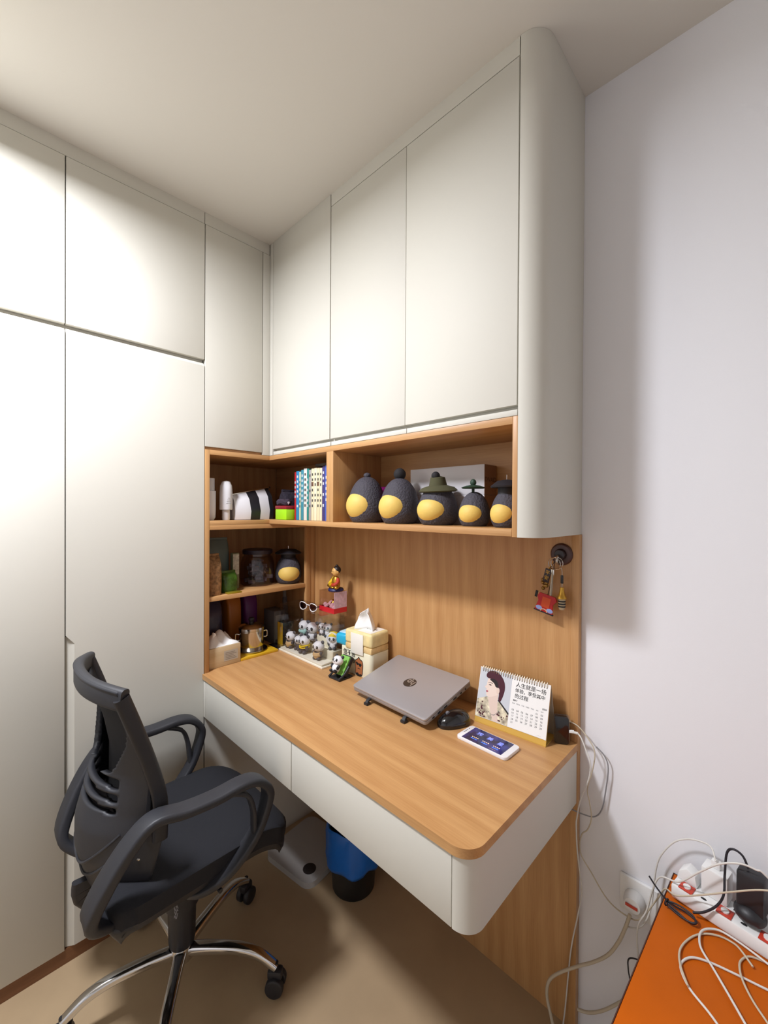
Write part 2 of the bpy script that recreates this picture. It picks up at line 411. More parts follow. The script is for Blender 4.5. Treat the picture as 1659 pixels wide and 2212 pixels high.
# back: one wrapped shell with slits, window and top rail; taut mesh in the window
def lerp_tab(tab, z):
    for (z0, a0), (z1, a1) in zip(tab, tab[1:]):
        if z <= z1 or (z1, a1) == tab[-1]:
            k = max(0, min(1, (z-z0)/(z1-z0))); return a0+(a1-a0)*k
YE = [(.40, -.15), (.50, -.125), (.60, -.105), (.66, -.098), (.75, -.118), (.85, -.148), (1.0, -.200)]
YC = [(.40, -.19), (.46, -.222), (.55, -.245), (.62, -.244), (.70, -.222), (.76, -.205), (.85, -.208), (1.0, -.245)]
WB = [(.40, .09), (.46, .15), (.52, .19), (.60, .205), (.70, .205), (.85, .198), (1.0, .195)]
def back_pt(u, z, off=0):
    ye, yc, wb = lerp_tab(YE, z), lerp_tab(YC, z), lerp_tab(WB, z)
    return Vector((u*wb, yc+(ye-yc)*abs(u)**2.3-off, z))
def back_shell():
    t = bmesh.new(); nu, nz = 56, 118; z0, z1 = .40, 1.005
    V = {}
    def vert(i, j):
        if (i, j) not in V:
            u = -1+2*i/nu; z = z0+(z1-z0)*j/nz
            if .757 < z < .947:
                wz = .86 if z > .89 else .86-.42*((.89-z)/.135)**1.5
                if abs(abs(u)-wz) < 1.05/nu: u = math.copysign(wz, u)
            if z > .9: z -= .010*(abs(u)**3)*((z-.9)/.105)
            V[i, j] = t.verts.new(back_pt(u, z))
        return V[i, j]
    for i in range(nu):
        for j in range(nz):
            u = abs(-1+2*(i+.5)/nu); z = z0+(z1-z0)*(j+.5)/nz
            win = .86 if z > .89 else .86-.42*((.89-z)/.135)**1.5 if z > .755 else 0
            if z > .948: keep = True
            elif z > .755: keep = u > win
            elif z > .66:
                c = .012*(1-u*u)
                keep = u > .60 or not any(a+c-.012 < z < b+c-.012 for a, b in ((.728, .752), (.698, .716), (.672, .686)))
            else: keep = True
            if keep: t.faces.new((vert(i, j), vert(i+1, j), vert(i+1, j+1), vert(i, j+1)))
    b = B(); b.merge(t); return b
o = back_shell().out('backrest', GREYP, ch, sharp=50)
md = o.modifiers.new('even', 'SMOOTH'); md.factor = .5; md.iterations = 5
md = o.modifiers.new('thick', 'SOLIDIFY'); md.thickness = .016; md.offset = 0
# stout inner edge posts and top rail lip
for sgn in (-1, 1):
    B().sweep(spline([back_pt(sgn*.97, z) for z in (.60, .70, .80, .90, .975)], 5), rrect(.026, .034, .009, 3), (0, 1, 0)).out('back_post', BLK, ch)
B().sweep([back_pt(-1+2*i/20, .979-.010*abs(-1+2*i/20)**3) for i in range(21)], rrect(.024, .054, .010, 3), (0, 0, 1)).out('top_rail', GREYP, ch)
def mesh_panel():
    t = bmesh.new(); nu, nz = 12, 20
    V = [[t.verts.new(Vector((u*lerp_tab(WB, z), lerp_tab(YE, z)*.55+lerp_tab(YC, z)*.45+.035*abs(u)**2-.008, z))) for z in [.62+.34*j/nz for j in range(nz+1)]] for u in [-.97+1.94*i/nu for i in range(nu+1)]]
    for i in range(nu):
        for j in range(nz): t.faces.new((V[i][j], V[i+1][j], V[i+1][j+1], V[i][j+1]))
    b = B(); b.merge(t); return b
o = mesh_panel().out('back_mesh', BLKF, ch); md = o.modifiers.new('thick', 'SOLIDIFY'); md.thickness = .003
for dz, uu in ((0, .72), (-.035, .80)):
    B().tube([back_pt(-uu+2*uu*i/16, .605+dz-.10*(1-(abs(-1+2*i/16))**2)+.02, .010) for i in range(17)], .0035, 8, 2).out('rib', GREYP, ch)
B().sweep(spline([(0, -.215, .46), (0, -.21, .42), (0, -.14, .395), (0, -.05, .395)], 5), rrect(.09, .022, .008)).out('back_bracket', BLK, ch)
for x, z in ((.185, .652), (.175, .56), (-.185, .652), (-.175, .56)):
    p = back_pt(x/lerp_tab(WB, z), z, .009); B().sph(p, .005, 10).out('screw', STEEL, ch)
# looped arms
for sgn in (-1, 1):
    P = [(.13, -.17, .430), (.165, -.222, .445), (.190, -.256, .490), (.212, -.232, .565), (.232, -.185, .645), (.244, -.140, .684), (.252, -.075, .676), (.255, .0, .672),
         (.255, .07, .675), (.254, .115, .664), (.253, .146, .630), (.251, .148, .59), (.245, .115, .51), (.228, .05, .440), (.175, -.01, .395), (.09, -.04, .385)]
    sc = []
    pts = spline([(sgn*x, y, z) for x, y, z in P], 5)
    n_ = len(pts)
    sc = [1.0+.25*math.exp(-((i/n_-.18)/.1)**2)-.1*math.exp(-((i/n_-.8)/.12)**2) for i in range(n_)]
    ar = B().sweep(pts, [(b, a) for a, b in rrect(.054, .022, .007, 3)], (sgn*1.0, 0, 0), scale=sc)
    arm = ar.out('armrest', GREYP, ch, sharp=45)
    gz = spline([(sgn*.254, .03, .666), (sgn*.254, .085, .637), (sgn*.253, .105, .587), (sgn*.249, .110, .535), (sgn*.246, .112, .515)], 4)
    B().sweep(gz, [(b, a) for a, b in rrect(.026, .012, .005, 2)], (sgn*1.0, 0, 0)).out('arm_web', GREYP, arm)

# slim the upper part a little (measured against the desk front)
for c in ch.children_recursive:
    if c.name.split('.')[0] not in ('hub', 'leg', 'caster', 'wheel', 'gas_lift_cover', 'emblem'): c.data.transform(T((-.012, 0, 0)) @ Matrix.Diagonal((.915, 1, .98, 1)))

# ================================================================== BIN and grey board under the desk
bn = thing('waste_bin', 'black waste bin lined with a blue plastic bag under the desk', 'bin', (.412, -.142, 0))
B().lathe([(0, 0), (.075, 0), (.078, .004), (.092, .235), (.090, .237), (.086, .23), (.073, .008), (0, .008)], n=36).out('bucket', mat('bin_black', '#15161a', .45), bn)
bag = B(); n = 48
pr = []
tb = bmesh.new(); rings = []
for r0, z0, am in ((.079, .10, 0), (.099, .102, .004), (.104, .115, .004), (.103, .15, .003), (.102, .2, .003), (.100, .236, .002), (.095, .243, .002), (.088, .235, .002), (.078, .12, .003)):
    rings.append([tb.verts.new(((r0+am*math.sin(i*2*math.pi/n*7+z0*60)+am*.6*math.sin(i*2*math.pi/n*13))*math.cos(i*2*math.pi/n), (r0+am*math.sin(i*2*math.pi/n*7+z0*60))*math.sin(i*2*math.pi/n), z0+am*1.6*math.sin(i*2*math.pi/n*5+2))) for i in range(n)])
for a_, b_ in zip(rings[1:], rings[2:]):
    for i in range(n): tb.faces.new((a_[i], a_[(i+1) % n], b_[(i+1) % n], b_[i]))
for v in rings[0]: tb.verts.remove(v)
o = bag.merge(tb).out('bin_liner', mat('blue_bag', '#1668c4', .35, bump=.3, bscale=60), bn, label='bright blue plastic bag')
md = o.modifiers.new('thick', 'SOLIDIFY'); md.thickness = .0012
bd = thing('grey_board', 'flat grey board with a dark round spot, lying on the floor beside the bin', 'board', (.180, -.172, 0), R(8))
B().prism([(x, y) for x, y in rrect(.26, .26, .04, 6)], 2, 0, .022, 0).out('plate', mat('grey_plate', '#b4b1ad', .5, bump=.05), bd)
B().cyl((.075, -.075, .0221), (.075, -.075, .0235), .025, n=24).out('spot', mat('dark_disc', '#221b1b', .6), bd)

# ================================================================== THINGS ON THE DESK
# ---- laptop on a folding stand
lt = thing('laptop', 'closed silver-grey laptop tilted up on a black folding stand', 'laptop', (.688, -.258, ZD+.017), R(-2.0))
lt.rotation_euler = (R(13), 0, R(-2))
LW, LD_ = .318, .226
SILV = mat('laptop_silver', '#b0adae', .38, .35, bump=.03, bscale=1500)
B().prism(rrect(LW, LD_, .010, 5), 2, .0, .0105, .0018, M=T((0, LD_/2, 0))).out('base', mat('laptop_base', '#a09d9e', .4, .4), lt)
lid = B().prism(rrect(LW, LD_, .010, 5), 2, .0110, .0180, .0016, M=T((0, LD_/2, 0))).out('lid', SILV, lt)
B().cyl((0, LD_*.5, .0180), (0, LD_*.5, .0184), .022, n=40).out('logo_disc', mat('logo_dark', '#4f4843', .35, .6), lid)
text('logo_letters', 'hp', .034, mat('logo_pale', '#b9b4ae', .3, .6), lid, T((0, LD_*.5, .0186)) @ RZ(180) @ Matrix(((1, .28, 0, 0), (0, 1, 0, .0), (0, 0, 1, 0), (0, 0, 0, 1))) @ T((0, -.003, 0)), bold=.0004)
for k, (yy, ww) in enumerate(((.03, .010), (.055, .012), (.085, .014), (.13, .016), (.165, .008), (.19, .006))):
    B().box((LW/2-.001, yy, .003), (LW/2+.0004, yy+ww, .008)).out('port', INK, lt)
ls = thing('laptop_stand', 'black folding stand under the closed laptop', 'stand', (.69, -.17, ZD))
for xx in (-.078, .078):
    B().sweep([(xx, -.099, .005), (xx, -.094, .0122), (xx, -.085, .0155), (xx, .060, .0489), (xx, .085, .0547)], rrect(.012, .006, .001, 1)).out('rail', BLK, ls)
    B().box((xx-.008, -.104, 0), (xx+.008, -.088, .008), .001).out('front_foot', BLK, ls)
    B().sweep([(xx, .072, .0515), (xx*1.05, .088, .002)], rrect(.010, .006, .001, 1)).out('rear_leg', BLK, ls)
    B().box((xx*1.05-.007, .078, 0), (xx*1.05+.007, .094, .004), .001).out('rear_foot', BLK, ls)
B().box((-.078, .02, .033), (.078, .03, .0385)).out('cross_bar', BLK, ls)
# ---- mouse
ms = thing('computer_mouse', 'glossy black computer mouse between laptop and phone', 'mouse', (.877, -.172, ZD), R(155))
def mouse_shell():
    t = bmesh.new(); bmesh.ops.create_uvsphere(t, u_segments=28, v_segments=18, radius=1)
    for v in t.verts:
        x, y, z = v.co
        wx = .030*(1-.10*math.cos(y*2.2))*1.08; zz = max(-.15, z)
        v.co = (x*wx, y*.052, .0061+zz*.035*(1-.18*y))
    b = B(); b.merge(t); return b
GLB = mat('gloss_black', '#101013', .12, coat=.5)
mo = mouse_shell().out('shell', GLB, ms, sharp=60)
B().cyl((-.004, .020, .0355), (.004, .020, .0355), .006, n=20, bev=.002).out('scroll_wheel', mat('wheel_grey', '#6b6b70', .35), ms)
B().tube([(0, .05, .016), (0, .04, .0285), (0, .03, .0345), (0, .012, .0385), (0, -.006, .0385)], .0007, 6, 4).out('button_seam', INK, ms)
# ---- white phone lying flat
ph = thing('white_phone', 'white phone lying flat on the desk with its blue screen lit', 'phone', (.998, -.192, ZD), R(-1.5))
B().prism(rrect(.150, .075, .010, 5), 2, 0, .0085, .0016).out('body', mat('phone_white', '#f1eff0', .25), ph)
scr = bpy.data.materials.new('phone_screen'); scr.use_nodes = True
nt = scr.node_tree; bs = nt.nodes['Principled BSDF']; tcx = nt.nodes.new('ShaderNodeTexCoord'); nz = nt.nodes.new('ShaderNodeTexNoise'); nz.inputs['Scale'].default_value = 34
rp = nt.nodes.new('ShaderNodeValToRGB'); rp.color_ramp.elements[0].color = lin('#1c1a4c'); rp.color_ramp.elements[1].color = lin('#4646a4'); rp.color_ramp.elements[0].position = .4; rp.color_ramp.elements[1].position = .72
nt.links.new(tcx.outputs['Object'], nz.inputs[0]); nt.links.new(nz.outputs[0], rp.inputs[0]); nt.links.new(rp.outputs[0], bs.inputs['Emission Color']); bs.inputs['Emission Strength'].default_value = .55
bs.inputs['Base Color'].default_value = (.01, .01, .02, 1); bs.inputs['Roughness'].default_value = .12
sc_ = B().prism(rrect(.118, .068, .001, 1), 2, .0085, .0088).out('screen', scr, ph, label='lit blue and purple screen')
GLOW = mat('screen_text', '#8a96ff', .4, emit=('#8fa0ff', .9)); GLOW2 = mat('screen_warm', '#ffd9c0', .4, emit=('#ffcdb0', .8))
for k, xx in enumerate((-.030, .002, .034)):
    text('screen_glyph', '完美星'[k], .017, GLOW, sc_, T((xx, .012-.002*k, .0089)), depth=.00005)
    text('screen_line', '● ● ● ●', .0045, GLOW2, sc_, T((xx, -.012, .0089)), depth=.00005)
    B().box((xx-.009, -.0205, .0088), (xx+.009, -.0180, .00895)).out('screen_button', mat('screen_blue', '#4a7cff', .4, emit=('#4a7cff', .8)), sc_)
text('screen_caption', '一 一 一 一', .004, GLOW2, sc_, T((.03, -.028, .0089)), depth=.00005)
B().box((-.0685, -.010, .0085), (-.0670, .010, .0087)).out('earpiece', INK, ph)
B().cyl((-.068, .017, .0085), (-.068, .017, .0087), .0016, n=10).out('front_lens', INK, ph)

# ---- desk calendar
cl = thing('desk_calendar', 'standing desk calendar with a portrait page, handwriting and a May 2020 month grid', 'calendar', (1.012, -.106, ZD), R(3.5))
CW, CH = .207, .150
lean = 15
Mp = T((0, 0, .004)) @ RX(90-lean)          # page frame: x right, y up the page, z towards the viewer
KRAFT = mat('kraft_card', '#d3a94c', .7)
def flat(name, pts, m_, parent, h=.0003, M=Mp, dz=0):
    o = B().prism(pts, 2, dz, dz+h).out(name, m_, parent); o.matrix_local = M; return o
fb = flat('front_board', [(-CW/2, -.002), (CW/2, -.002), (CW/2, CH), (-CW/2, CH)], KRAFT, cl, .002, Mp, -.002)
Mb = T((0, .077, .001)) @ RX(90+lean-1)
flat('rear_board', [(-CW/2, 0), (CW/2, 0), (CW/2, CH), (-CW/2, CH)], mat('grey_board', '#b8b2a4', .8), cl, .002, Mb)
B().box((-CW/2, -.001, 0), (CW/2, .078, .0018)).out('foot_board', KRAFT, cl)
pg = flat('page', [(-CW/2+.0005, .013), (CW/2-.0005, .013), (CW/2-.0005, CH+.001), (-CW/2+.0005, CH+.001)], PAPER, cl, .0016, Mp, 0)
# portrait printed on the left of the page
PZ = .0017
def pr_(name, pts, col, k): 
    return flat(name, [(-CW/2+.0015+x*.001, .014+y*.001) for x, y in pts], mat('print_'+name+str(col), col, .8), pg, .00005, Matrix(), PZ+.00006*k)
bg = pr_('photo_ground', [(0, 0), (98, 0), (98, 135), (0, 135)], '#ccd0d6', 0)
def smooth(pts, k=5): return [(v.x, v.y) for v in spline([(x, y, 0) for x, y in pts], k, True)]
shirt = mat('print_floral', '#d8bfa6', .8, var=.75, vscale=70)
o = flat('photo_shirt', [(-CW/2+.0015+x*.001, .014+y*.001) for x, y in [(0, 0), (98, 0), (98, 30), (84, 42), (66, 56), (52, 40), (40, 48), (30, 60), (12, 52), (0, 46)]], shirt, pg, .00005, Matrix(), PZ+.00006)
pr_('photo_neck', [(32, 58), (36, 44), (44, 22), (54, 0), (70, 0), (64, 34), (62, 60), (64, 84), (40, 70)], '#e3cdbf', 2)
pr_('photo_face', smooth([(24, 92), (25, 102), (29, 112), (44, 116), (58, 104), (64, 90), (62, 74), (50, 66), (36, 60), (28, 61), (25, 67), (26, 72), (23, 76), (25, 80), (19, 84), (23, 89)]), '#ecd8ca', 3)
pr_('photo_hair', smooth([(22, 112), (20, 120), (28, 130), (44, 134), (62, 128), (76, 112), (80, 92), (76, 70), (70, 56), (64, 60), (64, 76), (58, 84), (54, 98), (46, 104), (38, 110), (30, 110)]), '#4a1f2c', 4)
pr_('photo_hair_side', smooth([(32, 108), (44, 112), (56, 106), (60, 92), (52, 92), (46, 100)]), '#2c2022', 5)
pr_('photo_ear', smooth([(56, 90), (63, 90), (65, 82), (61, 74), (56, 78)]), '#e6cfc0', 6)
pr_('photo_eye', smooth([(30, 93), (35, 95), (39, 93), (35, 91.5)]), '#5a4038', 6)
pr_('photo_brow', [(28, 98), (34, 101), (42, 99), (42, 97.5), (34, 99.5), (28, 97)], '#4a3330', 6)
pr_('photo_lips', smooth([(24, 75), (29, 76), (31, 73.5), (28, 71), (25.5, 71)], 3), '#b5606a', 6)
pr_('photo_collar', [(62, 58), (66, 60), (98, 34), (98, 28)], '#2f2b2c', 4)
blob = B()
for k in range(26):
    bx_, by_ = rnd.choice(((rnd.uniform(2, 28), rnd.uniform(2, 44)), (rnd.uniform(64, 95), rnd.uniform(2, 28))))
    blob.sph((-CW/2+.0015+bx_*.001, .014+by_*.001, PZ+.0003), (rnd.uniform(.0015, .0035), rnd.uniform(.0015, .0030), .0002), 8)
blob.out('photo_flowers', mat('print_wine', '#52202c', .8), pg)['kind'] = 'stuff'
neck_ = B()
for k in range(9):
    x = 40+k*3.6; y = 20-9*math.sin(k/8*math.pi)+k*1.2
    neck_.sph((-CW/2+.0015+x*.001, .014+y*.001, PZ+.0004), (.0013, .0013, .0003), 8)
neck_.out('photo_necklace', mat('print_steel', '#5a5d66', .6), pg)
def ptext(body, size, x, y, al='LEFT', m_=INK, bold=0): return text('page_text', body, size, m_, pg, T((-CW/2+.0015+x*.001, .014+y*.001, PZ+.0001)), al, .00004, bold)
ptext('人生就是一场', .0142, 110, 114, bold=.00010); ptext('体验，享受其中', .0120, 110, 99, bold=.00010); ptext('的过程', .0130, 110, 84, bold=.00010)
ptext('MAY', .006, 107, 72, bold=.0001); ptext('2020', .006, 188, 72, bold=.0001)
GRY = mat('grey_ink', '#55565c', .7)
for c_, dn in enumerate(('SUN', 'MON', 'TUE', 'WED', 'THU', 'FRI', 'SAT')):
    ptext(dn, .0044, 109+c_*13.3, 64, 'CENTER', GRY)
for dday in range(1, 32):
    wk = (dday+4) % 7; row = (dday+4)//7
    ptext('%02d' % dday, .0068, 109+wk*13.3, 55-row*8.2, 'CENTER', INK)
ptext('— — —', .003, 186, 4, 'CENTER', GRY)
for k in range(28):
    x = -CW/2+.010+k*(CW-.020)/27
    o = B().tube([(x, CH-.008, .0022), (x, CH-.002, .0045), (x, CH+.006, .002), (x, CH+.004, -.007), (x, CH-.003, -.008)], .0009, 6, 3).out('spiral_ring', mat('ring_brass', '#cdbfa4', .35, .7), cl); o.matrix_local = Mp
    B().box((x-.0011, CH-.0105, .0016), (x+.0011, CH-.0065, .00175)).out('punch_hole', INK, pg)
# ---- dark phone standing behind the calendar, charging
bk = thing('charging_phone', 'dark phone in a clear bumper propped behind the calendar, charging', 'phone', (1.1415, -.052, ZD+.0002), R(0))
bk.rotation_euler = (R(-4), 0, R(28))
B().prism(rrect(.036, .070, .006, 4), 1, -.004, .004, .0012, M=T((-.004, 0, .036))).out('body', GLB, bk)
B().prism(rrect(.040, .074, .008, 4), 1, -.004, 0, 0, M=T((-.003, .0085, .0375))).out('bumper', clear('clear_bumper', '#e4e0dc', .15, .2), bk)
B().box((.0140, -.003, .032), (.027, .003, .039), .001).out('plug', WHT, bk)

# ================================================================== PANDA FIGURINES in the acrylic display case
PW = mat('panda_white', '#e9e9ec', .5); PG = mat('panda_grey', '#4c4b52', .55); PB = mat('panda_black', '#1b1b1e', .5)
CREAM = mat('cream_plastic', '#ece6cf', .5); CREAM2 = mat('cream_base', '#f0ead8', .45)
dc = thing('display_case', 'clear acrylic display case with a stepped cream base', 'display case', (.122, -.131, ZD), R(-.5))
B().box((-.158, -.060, 0), (.158, .058, .008), .002).out('base', CREAM2, dc)
B().box((-.151, -.055, .008), (.151, .054, .015), .002).out('base_tier', CREAM2, dc)
B().box((-.148, .002, .015), (.148, .050, .050), .002).out('step', CREAM, dc)
B().box((.012, .022, .050), (.093, .050, .088), .002).out('step', CREAM, dc)
for lo, hi in (((-.154, -.0575, .008), (.154, -.056, .205)), ((-.154, .0545, .008), (.154, .056, .205)), ((-.154, -.056, .008), (-.1525, .0545, .205)), ((.1525, -.056, .008), (.154, .0545, .205)), ((-.154, -.0575, .205), (.154, .056, .2065))):
    B().box(lo, hi).out('pane', ACRY, dc)
def panda(label, loc, s=1.0, rz=0, body=PW, outfit=None, oc=None, limbs=PG, ears=PG):
    t = thing('panda_figurine', label, 'figurine', loc, R(rz), 'panda figurines around the display case')
    f = lambda v: tuple(x*s for x in v)
    bo = B().sph(f((0, 0, .022)), f((.020, .018, .022)), 18).out('body', body, t)
    hd = B().sph(f((0, -.002, .054)), f((.026, .023, .022)), 20).out('head', PW, t)
    for sg in (-1, 1):
        B().sph(f((sg*.019, .002, .073)), f((.008, .006, .008)), 12).out('ear', ears, hd)
        B().sph(f((sg*.0095, -.0225, .055)), f((.0055, .0035, .0068)), 12).out('eye_patch', PB, hd)
        B().sph(f((sg*.0085, -.0258, .056)), f((.0014, .001, .0014)), 8).out('eye_glint', PW, hd)
        B().sph(f((sg*.019, -.008, .027)), f((.007, .008, .012)), 12, RY(sg*25)).out('arm', limbs, t)
        B().sph(f((sg*.011, -.012, .008)), f((.009, .012, .008)), 12).out('foot', limbs, t)
    B().sph(f((0, -.0255, .0485)), f((.003, .002, .002)), 8).out('nose', PB, hd)
    if outfit == 'cloth':
        B().lathe([(.0215*s, .020*s), (.023*s, .026*s), (.019*s, .034*s), (.015*s, .036*s)], n=24, M=RX(12)).out('cloth', oc, t)
        B().sph(f((0, -.018, .018)), f((.014, .007, .012)), 14).out('pouch', oc, t)
    if outfit == 'band':
        for q in (0, 1): B().tube([(.0225*s*math.cos(a*math.pi/8), .0205*s*math.sin(a*math.pi/8), (.030+.006*q+.003*math.sin(a*math.pi/8+q))*s) for a in range(16)], .0028*s, 8, 3, True).out('yellow_band', oc, t)
    if outfit == 'scarf':
        B().tube([(.021*s*math.cos(a*math.pi/8), .019*s*math.sin(a*math.pi/8), .034*s) for a in range(16)], .006*s, 8, 3, True).out('scarf', oc, t)
        B().sph(f((.018, -.014, .034)), f((.009, .008, .013)), 12, RY(30)).out('scarf_end', oc, t)
    if outfit == 'hood':
        B().lathe([(.0255*s, -.008*s), (.029*s, 0), (.030*s, .008*s), (.025*s, .018*s), (.012*s, .025*s), (0, .027*s)], (0, .004*s, .058*s), 24, RX(-38)).out('hood', oc, t)
        B().tube([(.027*s*math.cos(a*math.pi/8), -.010*s, .055*s+.024*s*math.sin(a*math.pi/8)) for a in range(16)], .006*s, 8, 3, True).out('hood_ruff', PW, t)
    if outfit == 'bun':
        B().sph(f((0, .002, .079)), f((.008, .007, .005)), 12).out('bun_hat', oc, t)
    return t
TAN = mat('tan_cloth', '#caa878', .7); YEL = mat('bright_yellow', '#f0d020', .45); TEAL = mat('pale_teal', '#a9d0c8', .6); BRN = mat('brown_base', '#a8703f', .6)
zb = ZD+.015; z2 = ZD+.050; z3 = ZD+.088
panda('panda figurine with tan cloth at the front corner of the case, beside the yellow book', (.012, -.156, zb), .93, 5, PG, 'cloth', TAN)
panda('panda figurine half hidden behind the one with the yellow band', (.062, -.150, zb), .80, 5, PG)
panda('panda figurine wearing a doubled yellow band in the display case', (.112, -.156, zb), .96, 12, PG, 'band', YEL)
panda('panda figurine with tan pouch at the front of the case, next to the green recliner', (.212, -.1565, zb), .96, 10, PG, 'cloth', TAN)
panda('panda figurine in a pale teal scarf on the case step', (.040, -.106, z2), 1.04, 5, PW, 'scarf', TEAL)
panda('grey-limbed panda figurine sitting on the step beside the teal scarf one', (.100, -.106, z2), 1.08, 20, PW, None, None, PG)
panda('small panda figurine on the upper step under the spectacles', (.156, -.096, z3), .66, 25, PW)
panda('round-headed panda figurine on the upper step under the red box', (.194, -.096, z3), .72, 25, PW)
panda('panda figurine in a yellow hood with a white ruff', (.2425, -.1075, z2), .84, 30, PW, 'hood', YEL)
# spectacles, red box and seated figure on top of the case
zc = ZD+.2067
sp = thing('spectacles', 'white-framed spectacles lying on top of the display case', 'glasses', (.168, -.180, zc+.0012), R(6))
WF = mat('white_frame', '#e8e4e2', .3)
for sg in (-1, 1):
    B().tube([(sg*.030+.021*math.cos(a*math.pi/7), .003*math.cos(a*math.pi/7*2), .0175+.0155*math.sin(a*math.pi/7)*(1.1 if math.sin(a*math.pi/7) < 0 else .9)) for a in range(14)], .0017, 8, 3, True).out('rim', WF, sp)
    B().cyl((sg*.030, -.0004, .0172), (sg*.030, .0004, .0172), .0185, n=24).out('lens', clear('lens_dark'+str(sg), '#b8a0a8', .12), sp)
    B().tube([(sg*.052, 0, .020), (sg*.050, .015, .021), (sg*.035, .026, .012), (-sg*.02, .030, .004)], .0014, 6, 4).out('temple', mat('dark_temple', '#3a2430', .4), sp)
B().tube([(-.0095, 0, .020), (0, -.001, .024), (.0095, 0, .020)], .0015, 6, 4).out('bridge', WF, sp)
rb = thing('red_gift_box', 'red tray with a clear cover and pink filling, on the display case', 'box', (.240, -.108, zc), R(0))
RED = mat('bright_red', '#c8202a', .4)
tr = B().box((-.048, -.033, 0), (.048, .033, .003)).box((-.048, -.033, .003), (.048, -.031, .020)).box((-.048, .031, .003), (.048, .033, .020)).box((-.048, -.031, .003), (-.046, .031, .020)).box((.046, -.031, .003), (.048, .031, .020)).out('tray', RED, rb)
B().box((.0455, -.0305, .020), (.0478, .0325, .083)).out('back_card', mat('pink_card', '#d8b8c8', .7, var=.2, vscale=60), rb)
for lo, hi in (((-.0475, -.0325, .020), (.0475, -.0317, .083)), ((-.0475, .0317, .020), (.0455, .0325, .083)), ((-.0475, -.0317, .020), (-.0467, .0317, .083)), ((-.0475, -.0325, .083), (.0478, .0325, .084))):
    B().box(lo, hi).out('cover_pane', clear('cover_pane_%d' % len(MATS), '#f6f0ee', .05, .1), rb)
fl = B()
for k in range(26): fl.sph((rnd.uniform(-.036, .036), rnd.uniform(-.022, .022), .0145+rnd.uniform(0, .016)*(1-abs(rnd.uniform(-1, 1))*.4)), rnd.uniform(.007, .011), 8)
fl.out('pink_filling', mat('pink_fluff', '#e3b9c6', .9), rb)
GOLD = mat('gold', '#c9973a', .28, .85)
B().lathe([(0, .024), (.016, .024), (.013, .030), (.009, .036), (.005, .042), (.007, .047), (0, .049)], (.004, 0, 0), 20).out('gold_charm', GOLD, rb)
sf = thing('seated_figurine', 'golden cross-legged seated figurine with black hair, on the red gift box', 'figurine', (.256, -.106, zc+.0842), R(-14))
SKIN = mat('gilt_skin', '#d8a860', .4)
B().lathe([(0, 0), (.030, 0), (.032, .004), (.029, .010), (0, .011)], n=24).out('cushion', mat('navy', '#20245c', .5), sf)
lg = B().sph((-.024, -.010, .018), (.020, .012, .009), 14, RZ(25)).sph((.024, -.010, .018), (.020, .012, .009), 14, RZ(-25)).sph((0, -.018, .016), (.020, .010, .007), 14)
lg.out('crossed_legs', GOLD, sf)
B().lathe([(0, .012), (.020, .014), (.021, .03), (.019, .046), (.012, .056), (0, .058)], n=20, M=Matrix.Diagonal((1, .8, 1, 1))).out('robe', mat('gold_red', '#b8862c', .35, .7, var=.4, vscale=120), sf)
for sg, m_ in ((-1, mat('sleeve_yellow', '#e8c228', .45)), (1, mat('sleeve_red', '#b83a22', .45))):
    B().tube([(sg*.017, 0, .050), (sg*.026, -.004, .038), (sg*.022, -.016, .028), (sg*.010, -.020, .026)], .007, 10, 4).out('sleeve', m_, sf)
hd = B().sph((0, -.001, .076), (.0165, .0165, .019), 18).out('head', SKIN, sf)
B().sph((0, .004, .083), (.0175, .0165, .0165), 18).out('hair', mat('black_hair', '#1c1310', .5), hd)
B().sph((0, .004, .100), (.006, .006, .005), 10).out('hair_knot', mat('black_hair', '#1c1310'), hd)
for sg in (-1, 1):
    B().sph((sg*.0165, 0, .075), (.003, .004, .006), 8).out('ear', SKIN, hd); B().sph((sg*.006, -.0165, .079), (.002, .001, .0012), 8).out('eye', INK, hd)
B().sph((0, -.0175, .073), (.0022, .003, .003), 8).out('nose', SKIN, hd); B().sph((0, -.0155, .067), (.004, .0015, .0012), 8).out('mouth', mat('lip_red', '#8a3426', .5), hd)

# ---- cream tissue holder with print, tissue packs
th_ = thing('tissue_holder', 'cream tissue stand printed with black Chinese words and a brown animal in sunglasses', 'tissue holder', (.405, -.084, ZD))
HW, HD, HH = .172, .100, .092
hb = B().prism(rrect(HW, HD, .016, 6), 2, 0, HH, .002).out('body', mat('cream_holder', '#ece9cf', .45), th_)
Mf = T((-.048, -HD/2-.0004, 0)) @ RX(90)
text('print_words', '信不信', .023, INK, hb, Mf @ T((.016, .074, 0)), bold=.0003)
text('print_words', '我抽你', .023, INK, hb, Mf @ T((.014, .050, 0)), bold=.0003)
def fp(name, pts, m_, k): 
    o = B().prism(pts, 2, .0002*k, .0002*k+.0002).out(name, m_, hb); o.matrix_local = Mf @ T((.070, .006, 0)) @ Matrix.Scale(1.45, 4); return o
BR2 = mat('print_brown', '#a8663c', .7)
fp('print_animal_edge', [(x*.001, y*.001) for x, y in smooth([(-15, 26), (-13, 36), (-6, 40), (0, 46), (5, 41), (13, 38), (16, 28), (15, 14), (13, 2), (4, -3), (-8, -3), (-14, 4), (-13, 14)])], INK, 0)
fp('print_animal', [(x*.001, y*.001) for x, y in smooth([(-13, 26), (-11, 35), (-5, 38), (0, 43), (4, 39), (12, 36), (14, 27), (13, 14), (11, 3), (3, -1), (-7, -1), (-12, 5), (-11, 14)])], BR2, 1)
fp('print_glasses', [(x*.001, y*.001) for x, y in smooth([(-11, 31), (-5, 31), (0, 29), (6, 30), (11, 28), (8, 23), (3, 22), (0, 26), (-5, 24), (-9, 26)])], INK, 2)
